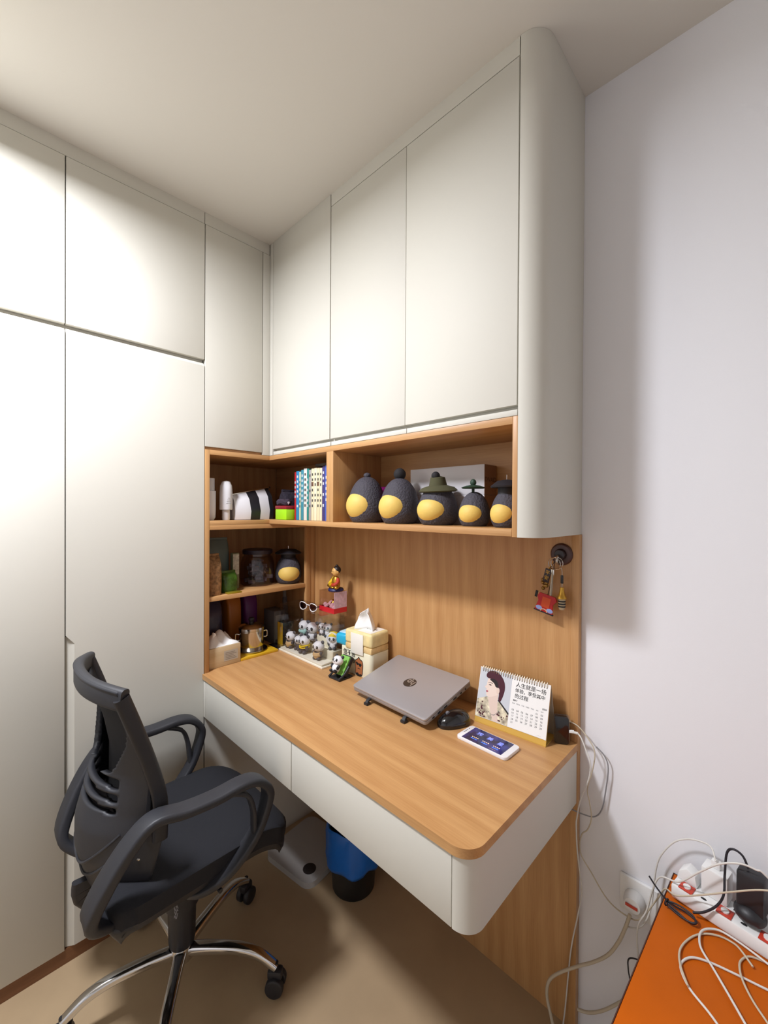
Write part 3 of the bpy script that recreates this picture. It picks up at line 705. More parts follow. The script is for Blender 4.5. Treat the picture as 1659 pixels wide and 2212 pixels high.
fp('print_mouth', [(x*.001, y*.001) for x, y in [(-4, 16), (2, 18), (6, 15), (5, 14), (2, 16.5), (-4, 14.8)]], INK, 2)
fp('print_feet', [(x*.001, y*.001) for x, y in smooth([(-11, 2), (-4, 5), (2, 2), (9, 4), (11, -1), (3, -3), (-8, -3)])], INK, 2)
tp = thing('tissue_pack', 'yellow and white soft tissue pack with a tissue pulled up, on the cream stand', 'tissues', (.412, -.088, ZD+HH), R(3))
B().box((-.062, -.050, .022), (.078, .050, .074), .010, 3).out('pack', mat('pack_yellow', '#ead9a0', .5, var=.12, vscale=30, bump=.3, bscale=60, bdist=.002), tp)
B().box((-.026, -.0523, -.010), (.038, -.0506, .066), .0005).out('flap', mat('flap_white', '#efeee6', .55), tp)
B().box((-.004, -.040, .0741), (.066, .040, .0747)).out('label', mat('label_white', '#f2efe6', .6), tp)
text('label_words', '心心相印', .012, INK, tp, T((.030, .006, .0752)) @ RZ(8), depth=.0001)
B().box((-.060, -.048, 0), (.076, .048, .0225), .004).out('lower_pack', mat('pack_tan', '#e0c48c', .55, var=.15, vscale=40), tp)
ts = B(); tb = bmesh.new()
G = []
for i in range(9):
    row = []
    for j in range(9):
        u, v = i/8-.5, j/8
        row.append(tb.verts.new((u*.105*(1-.62*v**1.2)+.006*v, .030*math.sin(u*7+v*2)*(1-.6*v)-.004+.012*math.sin(v*3), .074+.078*v-.020*abs(u)*v*2)))
    G.append(row)
for i in range(8):
    for j in range(8): tb.faces.new((G[i][j], G[i+1][j], G[i+1][j+1], G[i][j+1]))
o = ts.merge(tb).out('pulled_tissue', PAPER, tp, sharp=70); md = o.modifiers.new('thick', 'SOLIDIFY'); md.thickness = .0012
cy = thing('wipes_pack', 'cyan and pale blue flat wipes pack lying on the cream stand', 'wipes', (.322, -.078, ZD+HH), R(10))
B().box((-.040, -.052, 0), (.0150, .046, .042), .010, 3).out('pouch', mat('cyan_pack', '#2bb2dc', .35), cy)
B().box((-.035, -.036, .0405), (.0110, .042, .046), .003).out('top_panel', mat('pale_blue_pack', '#bfe2f2', .4), cy)
text('pack_words', 'CLEAN', .011, mat('mid_blue', '#3f86c4', .5), cy, T((-.012, .004, .0462)) @ RZ(70), depth=.0001)

# ---- panda on a green recliner phone stand
rcn = thing('recliner_stand', 'small black recliner phone stand with a green seat, before the cream tissue stand', 'phone stand', (.386, -.194, ZD), R(2))
Mr = T((0, 0, .010)) @ RX(58)
GRN = mat('lime_green', '#86c45c', .45)
o = B().prism(rrect(.044, .070, .004, 3), 2, 0, .006, M=T((0, .036, 0))).out('green_seat', GRN, rcn); o.matrix_local = Mr
o = B().prism(rrect(.050, .076, .005, 3), 2, -.014, -.0005, M=T((0, .037, 0))).out('black_back', BLK, rcn); o.matrix_local = Mr
B().box((-.030, -.026, 0), (.030, .040, .006), .002).out('foot_plate', BLK, rcn)
for sg in (-1, 1): B().tube([(sg*.027, -.026, .006), (sg*.028, 0, .020), (sg*.026, .024, .040)], .004, 8, 4).out('arm', BLK, rcn)
pp = panda('black and white panda figurine lounging on the green recliner stand', (.3838, -.214, ZD+.022), .82, 2, PW, None, None, PB, PB)
pp.rotation_euler = (R(-24), 0, R(4))

# ================================================================== LEFT SHELF, DESK LEVEL
tx = thing('tissue_box', 'pale wooden tissue box with white tissues, at the worktop corner by the wardrobe', 'tissue box', (-.078, -.438, ZD), R(1))
PALE = wood('pale_wood', 1, '#c4ab82', '#d6c09a', .6)
B().box((-.058, -.064, 0), (.058, .064, .078), .002).out('box', PALE, tx)
B().box((.0582, -.006, .018), (.0586, .052, .058)).out('label', mat('label_grey', '#b9b0a0', .7), tx)
for k in range(5): B().box((.0587, .0, .024+k*.0062), (.0589, .046-.006*(k % 3), .0262+k*.0062)).out('label_line', mat('line_grey', '#8b8478', .7), tx)
def tissue_heap(w_, d_, h_, seed):
    q = random.Random(seed); t = bmesh.new(); n = 14; V = []
    for i in range(n+1):
        row = []
        for j in range(n+1):
            u, v = -1+2*i/n, -1+2*j/n; e = max(0, 1-max(abs(u), abs(v))**3)
            row.append(t.verts.new((u*w_, v*d_, h_*e*(.55+.35*math.sin(3*u+2*v+seed)+.2*math.sin(7*v-3*u)))))
        V.append(row)
    for i in range(n):
        for j in range(n): t.faces.new((V[i][j], V[i+1][j], V[i+1][j+1], V[i][j+1]))
    b = B(); b.merge(t); return b
o = tissue_heap(.054, .060, .046, 2).out('tissue_heap', PAPER, tx, sharp=60); o.location = (0, 0, .0785)
B().prism([(-.018, 0), (.016, 0), (.006, .040), (-.004, .046)], 0, -.004, .006, .002, M=T((.02, -.030, .085)) @ RZ(20)).out('tissue_peak', PAPER, tx)
yb = B().box((-.175, -.372, ZD), (-.022, -.200, ZD+.010), .001).out('yellow_board', mat('yellow_card', '#d9ab1e', .5)); tag(yb, 'flat yellow book lying under the steel pot', 'book')
pt = thing('steel_pot', 'shiny steel lidded pot with a black knob on a steel saucer', 'pot', (-.098, -.285, ZD+.0102))
B().lathe([(0, 0), (.060, 0), (.064, .003), (.066, .006), (.058, .006), (0, .004)], n=40).out('saucer', STEEL, pt)
B().lathe([(0, .005), (.049, .005), (.051, .008), (.051, .088), (.053, .090), (.053, .094), (0, .094)], n=40).out('body', STEEL, pt)
ld_ = B().lathe([(0, .0945), (.054, .0945), (.054, .100), (.045, .108), (.022, .116), (0, .117)], n=40).out('lid', STEEL, pt)
B().lathe([(0, .116), (.010, .116), (.008, .122), (.013, .130), (.011, .138), (0, .140)], n=20).out('knob', BLK, ld_)
for sg in (-1, 1): B().tube([(.010*sg, sg*.050, .072), (.016*sg, sg*.064, .074), (.016*sg, sg*.064, .05), (.010*sg, sg*.050, .048)], .003, 8, 4).out('handle', STEEL, pt)
blu = mat('navy_bag', '#34344c', .3, bump=.6, bscale=22, bdist=.01)
def bagbox(name, label, cat, lo, hi, m_, bev=.012, lean=0):
    c = ((lo[0]+hi[0])/2, (lo[1]+hi[1])/2, lo[2]); h = (hi[0]-lo[0])/2, (hi[1]-lo[1])/2, hi[2]-lo[2]
    t = thing(name, label, cat, c, R(lean))
    b = bmesh.new(); bmesh.ops.create_grid(b, x_segments=2, y_segments=2, size=1); b.free()
    tb = bmesh.new(); n, mz = 20, 10; rings = []
    for j in range(mz+1):
        z = j/mz; k = 1-.06*abs(z-.5)*2; pin = 1 if z < .75 else 1-.75*((z-.75)/.25)**1.2
        rings.append([tb.verts.new((h[0]*k*pin*sgnpow(math.cos(2*math.pi*i/n), .45)*(1+.04*math.sin(5*z+i)), h[1]*k*sgnpow(math.sin(2*math.pi*i/n), .45)*(1+.03*math.sin(7*z+i*2)), h[2]*z)) for i in range(n)])
    for a, c2 in zip(rings, rings[1:]):
        for i in range(n): tb.faces.new((a[i], a[(i+1) % n], c2[(i+1) % n], c2[i]))
    tb.faces.new(rings[0]); tb.faces.new(rings[-1])
    B().merge(tb).out('pouch', m_, t, sharp=60)
    B().box((-.004, -h[1]*.95, h[2]-.002), (.004, h[1]*.95, h[2]+.010), .001).out('sealed_edge', m_, t)
    return t
def sgnpow(x, p): return math.copysign(abs(x)**p, x)
bagbox('navy_bag', 'shiny dark navy bag behind the wooden tissue box', 'bag', (-.275, -.502, ZD), (-.150, -.378, ZD+.235), blu)
bagbox('orange_bag', 'dim orange bag standing behind the steel pot', 'bag', (-.300, -.335, ZD), (-.215, -.265, ZD+.240), mat('orange_bag_m', '#a8641c', .45))
bagbox('purple_bag', 'dim purple bag standing beside the orange one', 'bag', (-.300, -.255, ZD), (-.215, -.185, ZD+.245), mat('purple_bag_m', '#55195c', .45))
gb = thing('grey_carton', 'dark grey carton standing behind the acrylic display case', 'box', (-.160, -.135, ZD)); 
B().box((-.045, -.030, 0), (.045, .030, .150), .002).out('carton', mat('carton_grey', '#58585a', .5), gb); B().box((.0452, -.022, .02), (.0456, .022, .13)).out('label', mat('label_mid', '#8c8c8a', .6), gb)
yc = thing('yellow_edged_box', 'slim black box with a yellow edge beside the grey carton', 'box', (-.085, -.120, ZD))
B().box((-.020, -.030, 0), (.020, .030, .105), .002).out('carton', mat('carton_black', '#232325', .5), yc); B().box((-.0198, -.0325, .002), (.0198, -.0302, .104)).out('edge', mat('edge_yellow', '#e0b02a', .5), yc)
um = thing('folded_umbrella', 'folded grey umbrella leaning in the dark behind the display case', 'umbrella', (-.140, -.082, ZD))
B().tube([(0, 0, .004), (-.012, .001, .10), (-.022, .002, .20)], .013, 10, 3, scale=[.5, 1.1, .8]).out('canopy', mat('umb_grey', '#4a4648', .7), um); B().tube([(-.022, .002, .20), (-.024, .002, .225), (-.026, .002, .245)], .008, 8, 3).out('handle', mat('umb_handle', '#6a625c', .5), um)
gl = thing('dark_phone_slab', 'slim dark tablet lying beside the yellow book', 'tablet', (-.0763, -.1757, ZD), R(0)); B().prism(rrect(.075, .040, .006, 3), 2, 0, .008, .001).out('slab', GLB, gl); B().box((-.036, -.0203, .002), (.036, -.0199, .006)).out('edge', STEEL, gl)

# ================================================================== LEFT SHELF, MIDDLE BOARD (z 1.057)
z1 = 1.0572
nutm = mat('nut_brown', '#8f6a44', .7, var=.5, vscale=90, bump=.6, bscale=120, bdist=.003)
bagbox('nut_bag', 'clear bag of brown nuts standing by the shelf side', 'bag', (-.105, -.503, z1), (-.022, -.445, z1+.150), nutm)
bagbox('green_snack_bag', 'crumpled dark green snack bag on the middle shelf', 'bag', (-.115, -.436, z1), (-.045, -.368, z1+.075), mat('dark_green_foil', '#3c5a1c', .35, bump=.8, bscale=40, bdist=.008, var=.4, vscale=30))
tg = B().box((-.040, -.432, z1), (-.012, -.372, z1+.006), .002).out('gold_sachet', mat('gold_foil', '#a8942a', .3, .5)); tag(tg, 'flat gold sachet lying at the edge of the middle shelf', 'sachet')
bagbox('teal_packet', 'dull grey-green packet standing behind the snack bag', 'packet', (-.200, -.470, z1), (-.140, -.360, z1+.205), mat('dull_teal', '#5d6e6a', .5))
wp = thing('printed_packet', 'tall narrow packet with a pale printed front beside the snack bag', 'packet', (-.120, -.352, z1))
B().box((-.012, -.014, 0), (.012, .016, .150), .003).out('packet', mat('packet_drab', '#7c8262', .5), wp); B().box((.0122, -.012, .06), (.0126, .014, .145)).out('printed_front', mat('packet_print', '#b9b8a8', .6, var=.35, vscale=80), wp)
jr = thing('plastic_jar', 'big clear plastic jar of wrapped packets with a dark lid', 'jar', (-.145, -.232, z1))
B().lathe([(0, 0), (.066, 0), (.072, .006), (.074, .05), (.072, .10), (.064, .125), (.058, .128), (.058, .138)], n=36).out('jar_wall', PURP, jr)
B().lathe([(0, .138), (.064, .138), (.065, .142), (.065, .154), (.062, .157), (0, .158)], n=36).out('lid', mat('lid_dark', '#2a2230', .4), jr)
fz = B()
for k in range(34): fz.box((-.014, -.009, -.004), (.014, .009, .004), .002, 1, T((rnd.uniform(-.042, .042), rnd.uniform(-.042, .042), .012+rnd.uniform(0, .09))) @ RZ(rnd.uniform(0, 360)) @ RX(rnd.uniform(0, 90)))
fo = fz.out('wrapped_packets', mat('packet_mix', '#6f6a72', .4, var=.5, vscale=50), jr); fo['kind'] = 'stuff'

# ================================================================== plain egg-shaped money banks (generic stand-ins)
EGG = mat('pebbled_charcoal', '#45424a', .75, bump=.9, bscale=170, bdist=.004)
EGGY = mat('pale_yellow_patch', '#e2bf62', .6, bump=.4, bscale=260, bdist=.001)
def egg_bank(label, x, y, z, w_, h_, rz, hat=None, patch=EGGY):
    t = thing('egg_bank', label, 'ornament', (x, y, z), R(rz), 'charcoal egg-shaped ornaments')
    r = w_/2
    prof = [(0, 0), (.62*r, 0), (.80*r, .03*h_), (.97*r, .18*h_), (r, .34*h_), (.96*r, .50*h_), (.84*r, .68*h_), (.66*r, .83*h_), (.42*r, .94*h_), (.18*r, .99*h_), (0, h_)]
    pv = [(p.x, p.y) for p in spline([(a, b, 0) for a, b in prof], 4)]
    pv = [(max(0, a), b) for a, b in pv]
    bo = B().lathe(pv, n=36).out('body', EGG, t)
    B().sph((0, -.36*r, .36*h_), (.84*r, .79*r, .345*h_), 28).out('round_patch', patch, t, label='pale yellow round patch')
    zt = h_
    if hat is None:
        B().sph((0, 0, zt+.004), (.013, .013, .010), 14).out('top_knob', EGG, t)
    elif hat == 'ball':
        B().sph((0, 0, zt+.012), .020, 16).out('top_ball', mat('matt_black', '#1c1a1d', .8), t)
    elif hat == 'brim':
        B().lathe([(0, -.018), (.85*r, -.024), (.98*r, -.020), (.80*r, -.010), (.45*r, -.004), (.36*r, .020), (0, .026)], (0, 0, zt), 32, RX(4)).out('brimmed_hat', mat('olive_felt', '#4c4a30', .9), t)
        B().sph((0, -.2*r, zt+.024), .013, 12).out('top_ball', mat('matt_black', '#1c1a1d', .8), t)
    elif hat == 'leaf':
        B().lathe([(0, -.004), (.030, -.003), (.033, 0), (.020, .005), (0, .008)], (-.004, 0, zt+.012), 24).out('green_disc', mat('bottle_green', '#26402f', .6), t)
        B().cyl((-.004, 0, zt-.004), (-.004, 0, zt+.010), .004, n=10).out('stem', mat('bottle_green', '#26402f'), t)
        B().sph((-.004, 0, zt+.026), (.009, .008, .010), 12).out('top_ball', mat('bottle_green', '#26402f'), t)
    elif hat == 'flat':
        B().cyl((0, 0, zt-.012), (0, 0, zt+.014), .55*r, .55*r, 24).out('crown', mat('hat_black', '#1d1c22', .6), t)
        B().lathe([(0, .014), (.98*r, .006), (1.02*r, .010), (.6*r, .024), (0, .028)], (0, 0, zt), 28).out('flat_top', mat('hat_black', '#1d1c22'), t)
        B().cyl((0, 0, zt+.026), (0, 0, zt+.040), .0015, n=8).out('spike', STEEL, t)
    return t
zn = 1.3503
egg_bank('big charcoal egg ornament with a plain small knob, next to the niche divider', .500, -.166, zn, .134, .160, -4)
egg_bank('charcoal egg ornament with a black ball on top, standing before the pink box', .655, -.166, zn, .128, .148, -2, 'ball')
egg_bank('charcoal egg ornament wearing an olive brimmed hat', .810, -.166, zn, .120, .122, 2, 'brim')
egg_bank('small charcoal egg ornament with a bottle green disc on top', .934, -.162, zn, .086, .096, 6, 'leaf')
egg_bank('small charcoal egg ornament with a flat black top, at the niche end', 1.034, -.165, zn, .082, .098, -6, 'flat')
egg_bank('charcoal egg ornament with a flat black top, on the middle corner shelf', -.082, -.112, z1, .118, .128, 62, 'flat')
# boxes behind them
px = B().box((.43, -.085, zn), (.632, -.030, zn+.128), .002).out('pink_box', mat('magenta_box', '#a81c86', .4, var=.5, vscale=14)); tag(px, 'magenta box behind the egg ornaments', 'box')
def carton(label, lo, hi, words):
    t = thing('white_carton', label, 'box', ((lo[0]+hi[0])/2, (lo[1]+hi[1])/2, lo[2]), 0, 'cartons at the back of the niche')
    h = [(hi[i]-lo[i])/2 for i in range(3)]
    B().box((-h[0], -h[1], 0), (h[0], h[1], 2*h[2]), .001).out('carton', mat('carton_white', '#d9d7da', .45), t)
    B().box((h[0]+.0002, -h[1], .0005), (h[0]+.0012, h[1], 2*h[2]-.0005)).out('side_face', mat('carton_brown', '#8a6a56', .7), t, label='brown end of the carton')
    text('side_words', words, .020, mat('dark_brown_ink', '#4a3428', .7), t, T((h[0]+.0014, 0, h[2])) @ RZ(90) @ RX(90), depth=.0001)
    return t
carton('lower white carton with a brown end, behind the egg ornaments', (.640, -.140+.045, zn), (.925, -.028, zn+.090), 'DIVAID')
carton('upper white carton with a brown end, stacked on the lower one', (.640, -.140+.045, zn+.0903), (.925, -.028, zn+.1800), 'DIVAID')
yl = B().box((1.070, -.12, zn), (1.092, -.030, zn+.185), .002).out('yellow_folder', mat('folder_yellow', '#d7a21c', .5)); tag(yl, 'upright yellow folder against the niche end', 'folder')

# ================================================================== UPPER CORNER NICHE
def bottle(label, x, y, r, h_, inverted):
    t = thing('lotion_bottle', label, 'bottle', (x, y, 1.3493), 0)
    GW = mat('bottle_white', '#e6e6ea', .35)
    if inverted:
        B().lathe([(0, 0), (r*.55, 0), (r*.60, .003), (r*.60, .040), (0, .041)], n=24).out('cap', GW, t)
        B().lathe([(0, .041), (r*.95, .041), (r, .046), (r*.98, .11), (r*.9, h_-.020), (r*.6, h_-.004), (0, h_)], n=28).out('body', GW, t)
        for k in range(4): B().box((r*.94, -.010+.002*k, .066+.007*k), (r*1.0, .010-.002*k, .0675+.007*k)).out('print_line', mat('print_grey', '#9a9a9e', .6), t)
    else:
        B().lathe([(0, 0), (r*.7, 0), (r*.95, .012), (r, .04), (r, .115), (0, .116)], n=28).out('body', GW, t)
        B().lathe([(0, .116), (r*.8, .116), (r*.8, h_), (0, h_)], n=28).out('cap', mat('cap_grey', '#c9c9cc', .4), t)
    return t
bottle('white bottle with a grey cap at the niche side, by the wardrobe', -.075, -.479, .024, .165, False)
bottle('white lotion bottle standing on its cap beside the striped pouch', -.060, -.418, .025, .158, True)
sp_ = thing('striped_pouch', 'white zip pouch with a broad black stripe', 'pouch', (-.085, -.300, 1.3503), R(2))
def pouch_piece(y0, y1):
    t = bmesh.new(); n = 12; ny = 5; rings = []
    for j in range(ny+1):
        y = y0+(y1-y0)*j/ny; k = (y+.085)/.17
        hh = .100+.035*k; w0 = .042*(1-.25*(1-min(1, k*3))); row = []
        for a in [(-w0, 0), (-w0*1.1, hh*.3), (-w0*.7, hh*.75), (-.004, hh), (.004, hh), (w0*.75, hh*.75), (w0*1.15, hh*.3), (w0, 0)]: row.append(t.verts.new((a[0], y, a[1])))
        rings.append(row)
    for a, b in zip(rings, rings[1:]):
        for i in range(8): t.faces.new((a[i], a[(i+1) % 8], b[(i+1) % 8], b[i]))
    t.faces.new(rings[0]); t.faces.new(rings[-1]); q = B(); q.merge(t); return q
PL = mat('pouch_white', '#dcdadd', .35); PK = mat('pouch_black', '#1f1f24', .35)
pouch_piece(-.085, -.022).out('white_panel', PL, sp_, sharp=50); pouch_piece(-.022, .022).out('black_stripe', PK, sp_, sharp=50); pouch_piece(.022, .066).out('white_panel', PL, sp_, sharp=50); pouch_piece(.066, .085).out('black_end', PK, sp_, sharp=50)
B().tube([(0, -.084, .102), (0, .083, .137), (.002, .090, .142)], .003, 6, 3).out('zip', STEEL, sp_)
lm = thing('lime_box', 'lime green box with a red lid before the books', 'box', (.052, -.212, zn), R(0))
B().box((-.042, -.024, 0), (.042, .024, .044), .003).out('box', mat('lime_bright', '#a4e01c', .4), lm); B().box((-.043, -.025, .0442), (.043, .025, .058), .003).out('lid', mat('dark_red', '#8c1c24', .4), lm)
hp_ = thing('hair_clip_heap', 'dark ruffled hair scrunchie with white trim lying on the lime box', 'scrunchie', (.035, -.210, zn+.0582))
B().tube([(.024*math.cos(a*math.pi/6), .016*math.sin(a*math.pi/6), .014+.003*math.sin(a*2.1)) for a in range(12)], .013, 8, 4, True).out('ruffle', mat('scrunchie_dark', '#3a2f3c', .9, bump=.6, bscale=120), hp_)
B().tube([(.030*math.cos(a*math.pi/6)+.004, .018*math.sin(a*math.pi/6)-.004, .010+.004*math.sin(a*1.3)) for a in range(7)], .006, 8, 4).out('trim', mat('scrunchie_pale', '#cfc8cc', .8), hp_)
bagbox('dark_plush', 'dark soft bundle in the corner behind the striped pouch', 'bundle', (-.060, -.185, 1.3503), (.010, -.120, 1.3503+.120), mat('plush_dark', '#2a2430', .95, bump=.8, bscale=90, bdist=.006))
# books
cols = [('#b0202c', .012, .196), ('#2a86b8', .020, .200), ('#bfcab0', .013, .196), ('#3c8ca0', .018, .203), ('#dcdcd6', .022, .208), ('#1f8a84', .012, .206), ('#a8a4a0', .016, .200), ('#e6dcb8', .017, .204), ('#ebe3c4', .018, .205), ('#e4dab4', .017, .204), ('#e8dfc0', .016, .203), ('#433a74', .016, .208), ('#4a62b8', .020, .211), ('#c4c8d4', .022, .209), ('#e8e6d8', .017, .214), ('#7ab0b0', .014, .207)]
desc = ['slim dark red', 'blue', 'pale sage green', 'teal blue', 'thick white', 'slim sea green', 'light grey', 'cream with a brown emblem', 'cream, second of the cream set', 'cream, third of the cream set', 'cream, last of the cream set', 'dark violet', 'bright blue with white lettering', 'pale lilac grey', 'ivory', 'dull aqua']
xb = .098
for k, ((c_, w_, h_), ds) in enumerate(zip(cols, desc)):
    b_ = thing('book', ds+' book standing in the niche row beside the divider' if 'set' not in ds else ds.replace(',', ' book,')+' standing in the row', 'book', (xb+w_/2, -.125, zn), 0, 'books in the corner niche')
    B().box((-w_/2+.0004, -.075, 0), (w_/2-.0004, .075, h_), .0012).out('cover', mat('book_%d' % k, c_, .5), b_)
    B().box((-w_/2+.0016, -.0735, .0012), (w_/2-.0016, .0754, h_-.001)).out('pages', PAPER, b_)
    lc = mat('spine_ink_dark', '#4a4a46', .6) if sum(int(c_[i:i+2], 16) for i in (1, 3, 5)) > 420 else mat('spine_ink_pale', '#d4d8de', .6)
    for q in range(7):
        if rnd.random() < .8: B().box((-w_*.22, -.0754, h_*(.86-.10*q)), (w_*.22, -.0751, h_*(.86-.10*q)+.010), 0).out('title_mark', lc, b_)
    if k in (7, 9): B().box((-w_*.35, -.0756, h_*.66), (w_*.35, -.0751, h_*.74)).out('emblem', mat('emblem_brown', '#6a4a38', .6), b_)
    xb += w_+.0006
lay = B().box((.20, -.17, zn+.2150), (.372, -.06, zn+.226), .002).out('notebook', mat('notebook_dark', '#55504c', .6)); tag(lay, 'dark notebook lying on top of the row of books', 'notebook')

# ================================================================== HOOK WITH KEYS on the back panel
hk = thing('suction_hook', 'brown suction hook stuck on the oak panel under the end of the upper cabinet', 'hook', (1.122, -.0218, 1.276))
SUC = mat('suction_brown', '#4a2c26', .35)
B().cyl((0, 0, 0), (0, -.006, 0), .031, .027, 36, .002).out('suction_cup', SUC, hk); B().cyl((0, -.006, 0), (0, -.018, 0), .016, .014, 28, .002).out('hub', mat('suction_dark', '#241618', .3), hk)
B().tube([(0, -.018, -.002), (0, -.030, -.004), (0, -.034, -.016), (0, -.030, -.022), (0, -.022, -.020)], .003, 8, 4).out('hook', STEEL, hk)
def on_hook(name, label, cat, dx, dy=0): return thing(name, label, cat, (1.118+dx, -.046+dy, 1.262), 0, 'keyrings on the hook')
ky = on_hook('keyring', 'steel split rings with a pale strap hanging on the hook', 'keyring', -.006)
for q, (ox, oz) in enumerate(((0, -.010), (.008, -.008))):
    B().tube([(ox+.016*math.cos(a*math.pi/8), -.003*q, oz+.016*math.sin(a*math.pi/8)) for a in range(16)], .0012, 6, 3, True).out('ring', STEEL, ky)
B().sweep([(-.002, -.003, -.026), (-.003, -.006, -.046), (-.004, -.008, -.07), (-.005, -.009, -.096)], rrect(.011, .003, .0014, 2), None, scale=[.7, .9, 1.1, 1.0]).out('strap', mat('strap_bone', '#b9b4a2', .7), ky)
B().box((-.006, -.006, -.042), (.002, -.002, -.026), .001).out('buckle', STEEL, ky)
tgk = on_hook('charm_tag', 'dark brown charm tag with gold Chinese characters', 'charm', -.020, -.002)
Mt = T((0, 0, -.026)) @ RY(14)
o = B().box((-.0085, -.002, -.038), (.0085, .002, 0), .001).out('tag', mat('tag_dark', '#2a1a20', .4), tgk); o.matrix_local = Mt
text('tag_characters', '平', .013, GOLD, tgk, Mt @ T((0, -.0022, -.011)) @ RX(90), depth=.0001); text('tag_characters', '安', .013, GOLD, tgk, Mt @ T((0, -.0022, -.026)) @ RX(90), depth=.0001)
B().tube([(.012, .001, -.004), (.004, 0, -.018), (0, 0, -.028)], .0008, 6, 3).out('loop', GOLD, tgk)
bl = on_hook('bell_cluster', 'cluster of small brass bells behind the dark charm tag', 'charm', -.033, .006)
for k in range(7):
    B().sph((-.006+.005*(k % 3)+rnd.uniform(-.002, .002), rnd.uniform(-.002, .002), -.058-.008*(k//2)), .0052, 10).out('bell', mat('brass', '#9a7a40', .3, .8), bl)
B().tube([(.025, 0, -.006), (.010, 0, -.03), (-.002, 0, -.058)], .0008, 6, 3).out('cord', INK, bl)
rc_ = on_hook('red_shirt_charm', 'red shirt-shaped charm with blue cloud hem, hanging lowest', 'charm', -.026, -.001)
Ms = T((0, -.004, -.118)) @ RY(12)
o = B().prism([(-.026, -.026), (.024, -.026), (.020, .0), (.028, .012), (.022, .022), (-.022, .022), (-.026, .012), (-.021, 0)], 1, -.002, .002).out('shirt', mat('charm_red', '#b3161a', .4), rc_); o.matrix_local = Ms
o = B().box((-.011, -.0025, -.014), (.012, -.0021, .014)).out('orange_square', mat('charm_orange', '#cc4a18', .5), rc_); o.matrix_local = Ms
for sg in (-1, 1):
    o = B().sph((sg*.015, -.0022, -.019), (.009, .001, .006), 12).out('cloud', mat('charm_blue', '#8fa2d8', .5), rc_); o.matrix_local = Ms
o = B().tube([(.009*math.cos(a*math.pi/6), -.0024, -.026+.007*math.sin(a*math.pi/6)) for a in range(7)], .0014, 6, 3).out('arch', mat('charm_peach', '#e3b890', .5), rc_); o.matrix_local = Ms
o = B().box((-.028, -.0024, -.0295), (.026, .0024, -.0262)).out('hem', INK, rc_); o.matrix_local = Ms
o = B().box((-.034, -.0015, .006), (-.027, .0015, .024), .001).out('side_clip', INK, rc_); o.matrix_local = Ms
B().tube([(.020, .005, -.006), (.012, .005, -.05), (.004, -.001, -.097)], .0009, 6, 3).out('cord', INK, rc_)
gc = on_hook('gold_charm', 'gold bell-shaped charm with a striped tail, hanging beside the red charm', 'charm', .014, .002)
B().lathe([(0, -.072), (.005, -.072), (.006, -.082), (.009, -.094), (.012, -.098), (.0125, -.102), (0, -.103)], n=20).out('bell_top', mat('gold_bright', '#c89a3c', .3, .7), gc)
B().lathe([(0, -.103), (.009, -.103), (.009, -.124), (.006, -.132), (0, -.133)], n=20).out('barrel', mat('barrel_cream', '#b8a888', .5), gc)
for k in range(3): B().lathe([(.0092, -.107-.007*k), (.0096, -.109-.007*k), (.0092, -.111-.007*k)], n=20).out('stripe', INK, gc)
B().tube([(-.008, 0, -.004), (0, 0, -.03), (0, 0, -.072)], .0009, 6, 3).out('chain', STEEL, gc)
B().box((-.0035, -.002, -.062), (.0035, .002, -.040), .001).out('fob', BLK, gc)

# ================================================================== SIDE TABLE, POWER STRIP, CABLES
st = thing('side_table', 'orange-brown side table against the white wall', 'table', (1.67, -.3155, 0), R(-2))
ORG = mat('orange_wood', '#c25c02', .6, var=.10, vscale=5, bump=.15, bscale=260, spec=.2); DKB = mat('dark_brown_edge', '#4a2418', .5)
B().box((-.300, -.300, .532), (.300, .300, .550), .002).out('tabletop', ORG, st)
B().box((-.302, -.302, .528), (-.3003, .302, .5495)).box((-.302, -.302, .528), (.302, -.3003, .5495)).box((.3003, -.302, .528), (.302, .302, .5495)).box((-.302, .3003, .528), (.302, .302, .5495)).out('edge_band', DKB, st)
B().box((-.270, -.270, .470), (.270, .270, .531)).out('apron', DKB, st)
for sx in (-1, 1):
    for sy in (-1, 1): B().box((sx*.27-.018, sy*.27-.018, 0), (sx*.27+.018, sy*.27+.018, .470), .002).out('leg', DKB, st)
zt_ = .5505
ps = thing('power_strip', 'white power strip with red-ringed switches on the side table', 'power strip', (1.392, -.052, zt_), R(-10))
B().box((0, -.030, 0), (.340, .030, .030), .005).out('body', WHT, ps)
RR = mat('switch_red', '#c8402c', .4)
for k in range(4):
    x = .026+.066*k
    sw = B().box((x-.0125, -.0285, .0302), (x+.0125, -.0035, .0320), .0006).out('switch_frame', RR, ps)
    B().cyl((x, -.016, .0320), (x, -.016, .0350), .0068, n=18).out('switch_button', WHT, sw)
    B().sph((x+.030, -.016, .0300), (.0055, .003, .0015), 10).out('earth_hole', INK, ps)
    for sg in (-1, 1): B().box((x+.018+sg*.010, .004, .0298), (x+.022+sg*.010, .012, .0304)).out('socket_slot', INK, ps)
B().box((.178, -.028, .0302), (.190, -.020, .0330)).out('yellow_tab', YEL, ps)
def onstrip(dx, dy, dz): a = R(-10); return (1.392+dx*math.cos(a)-dy*math.sin(a), -.052+dx*math.sin(a)+dy*math.cos(a), zt_+dz)
pa = thing('white_plug', 'white wedge-shaped plug at the end of the power strip', 'plug', onstrip(.020, .012, .0308), R(-10))
B().prism([(-.018, 0), (.020, 0), (.016, .022), (0, .030), (-.014, .018)], 1, -.014, .014, .002).out('plug_body', WHT, pa)
wa = thing('white_adapter', 'white cube charger with a cable plugged into its top', 'charger', onstrip(.068, .0160, .0300), R(-10))
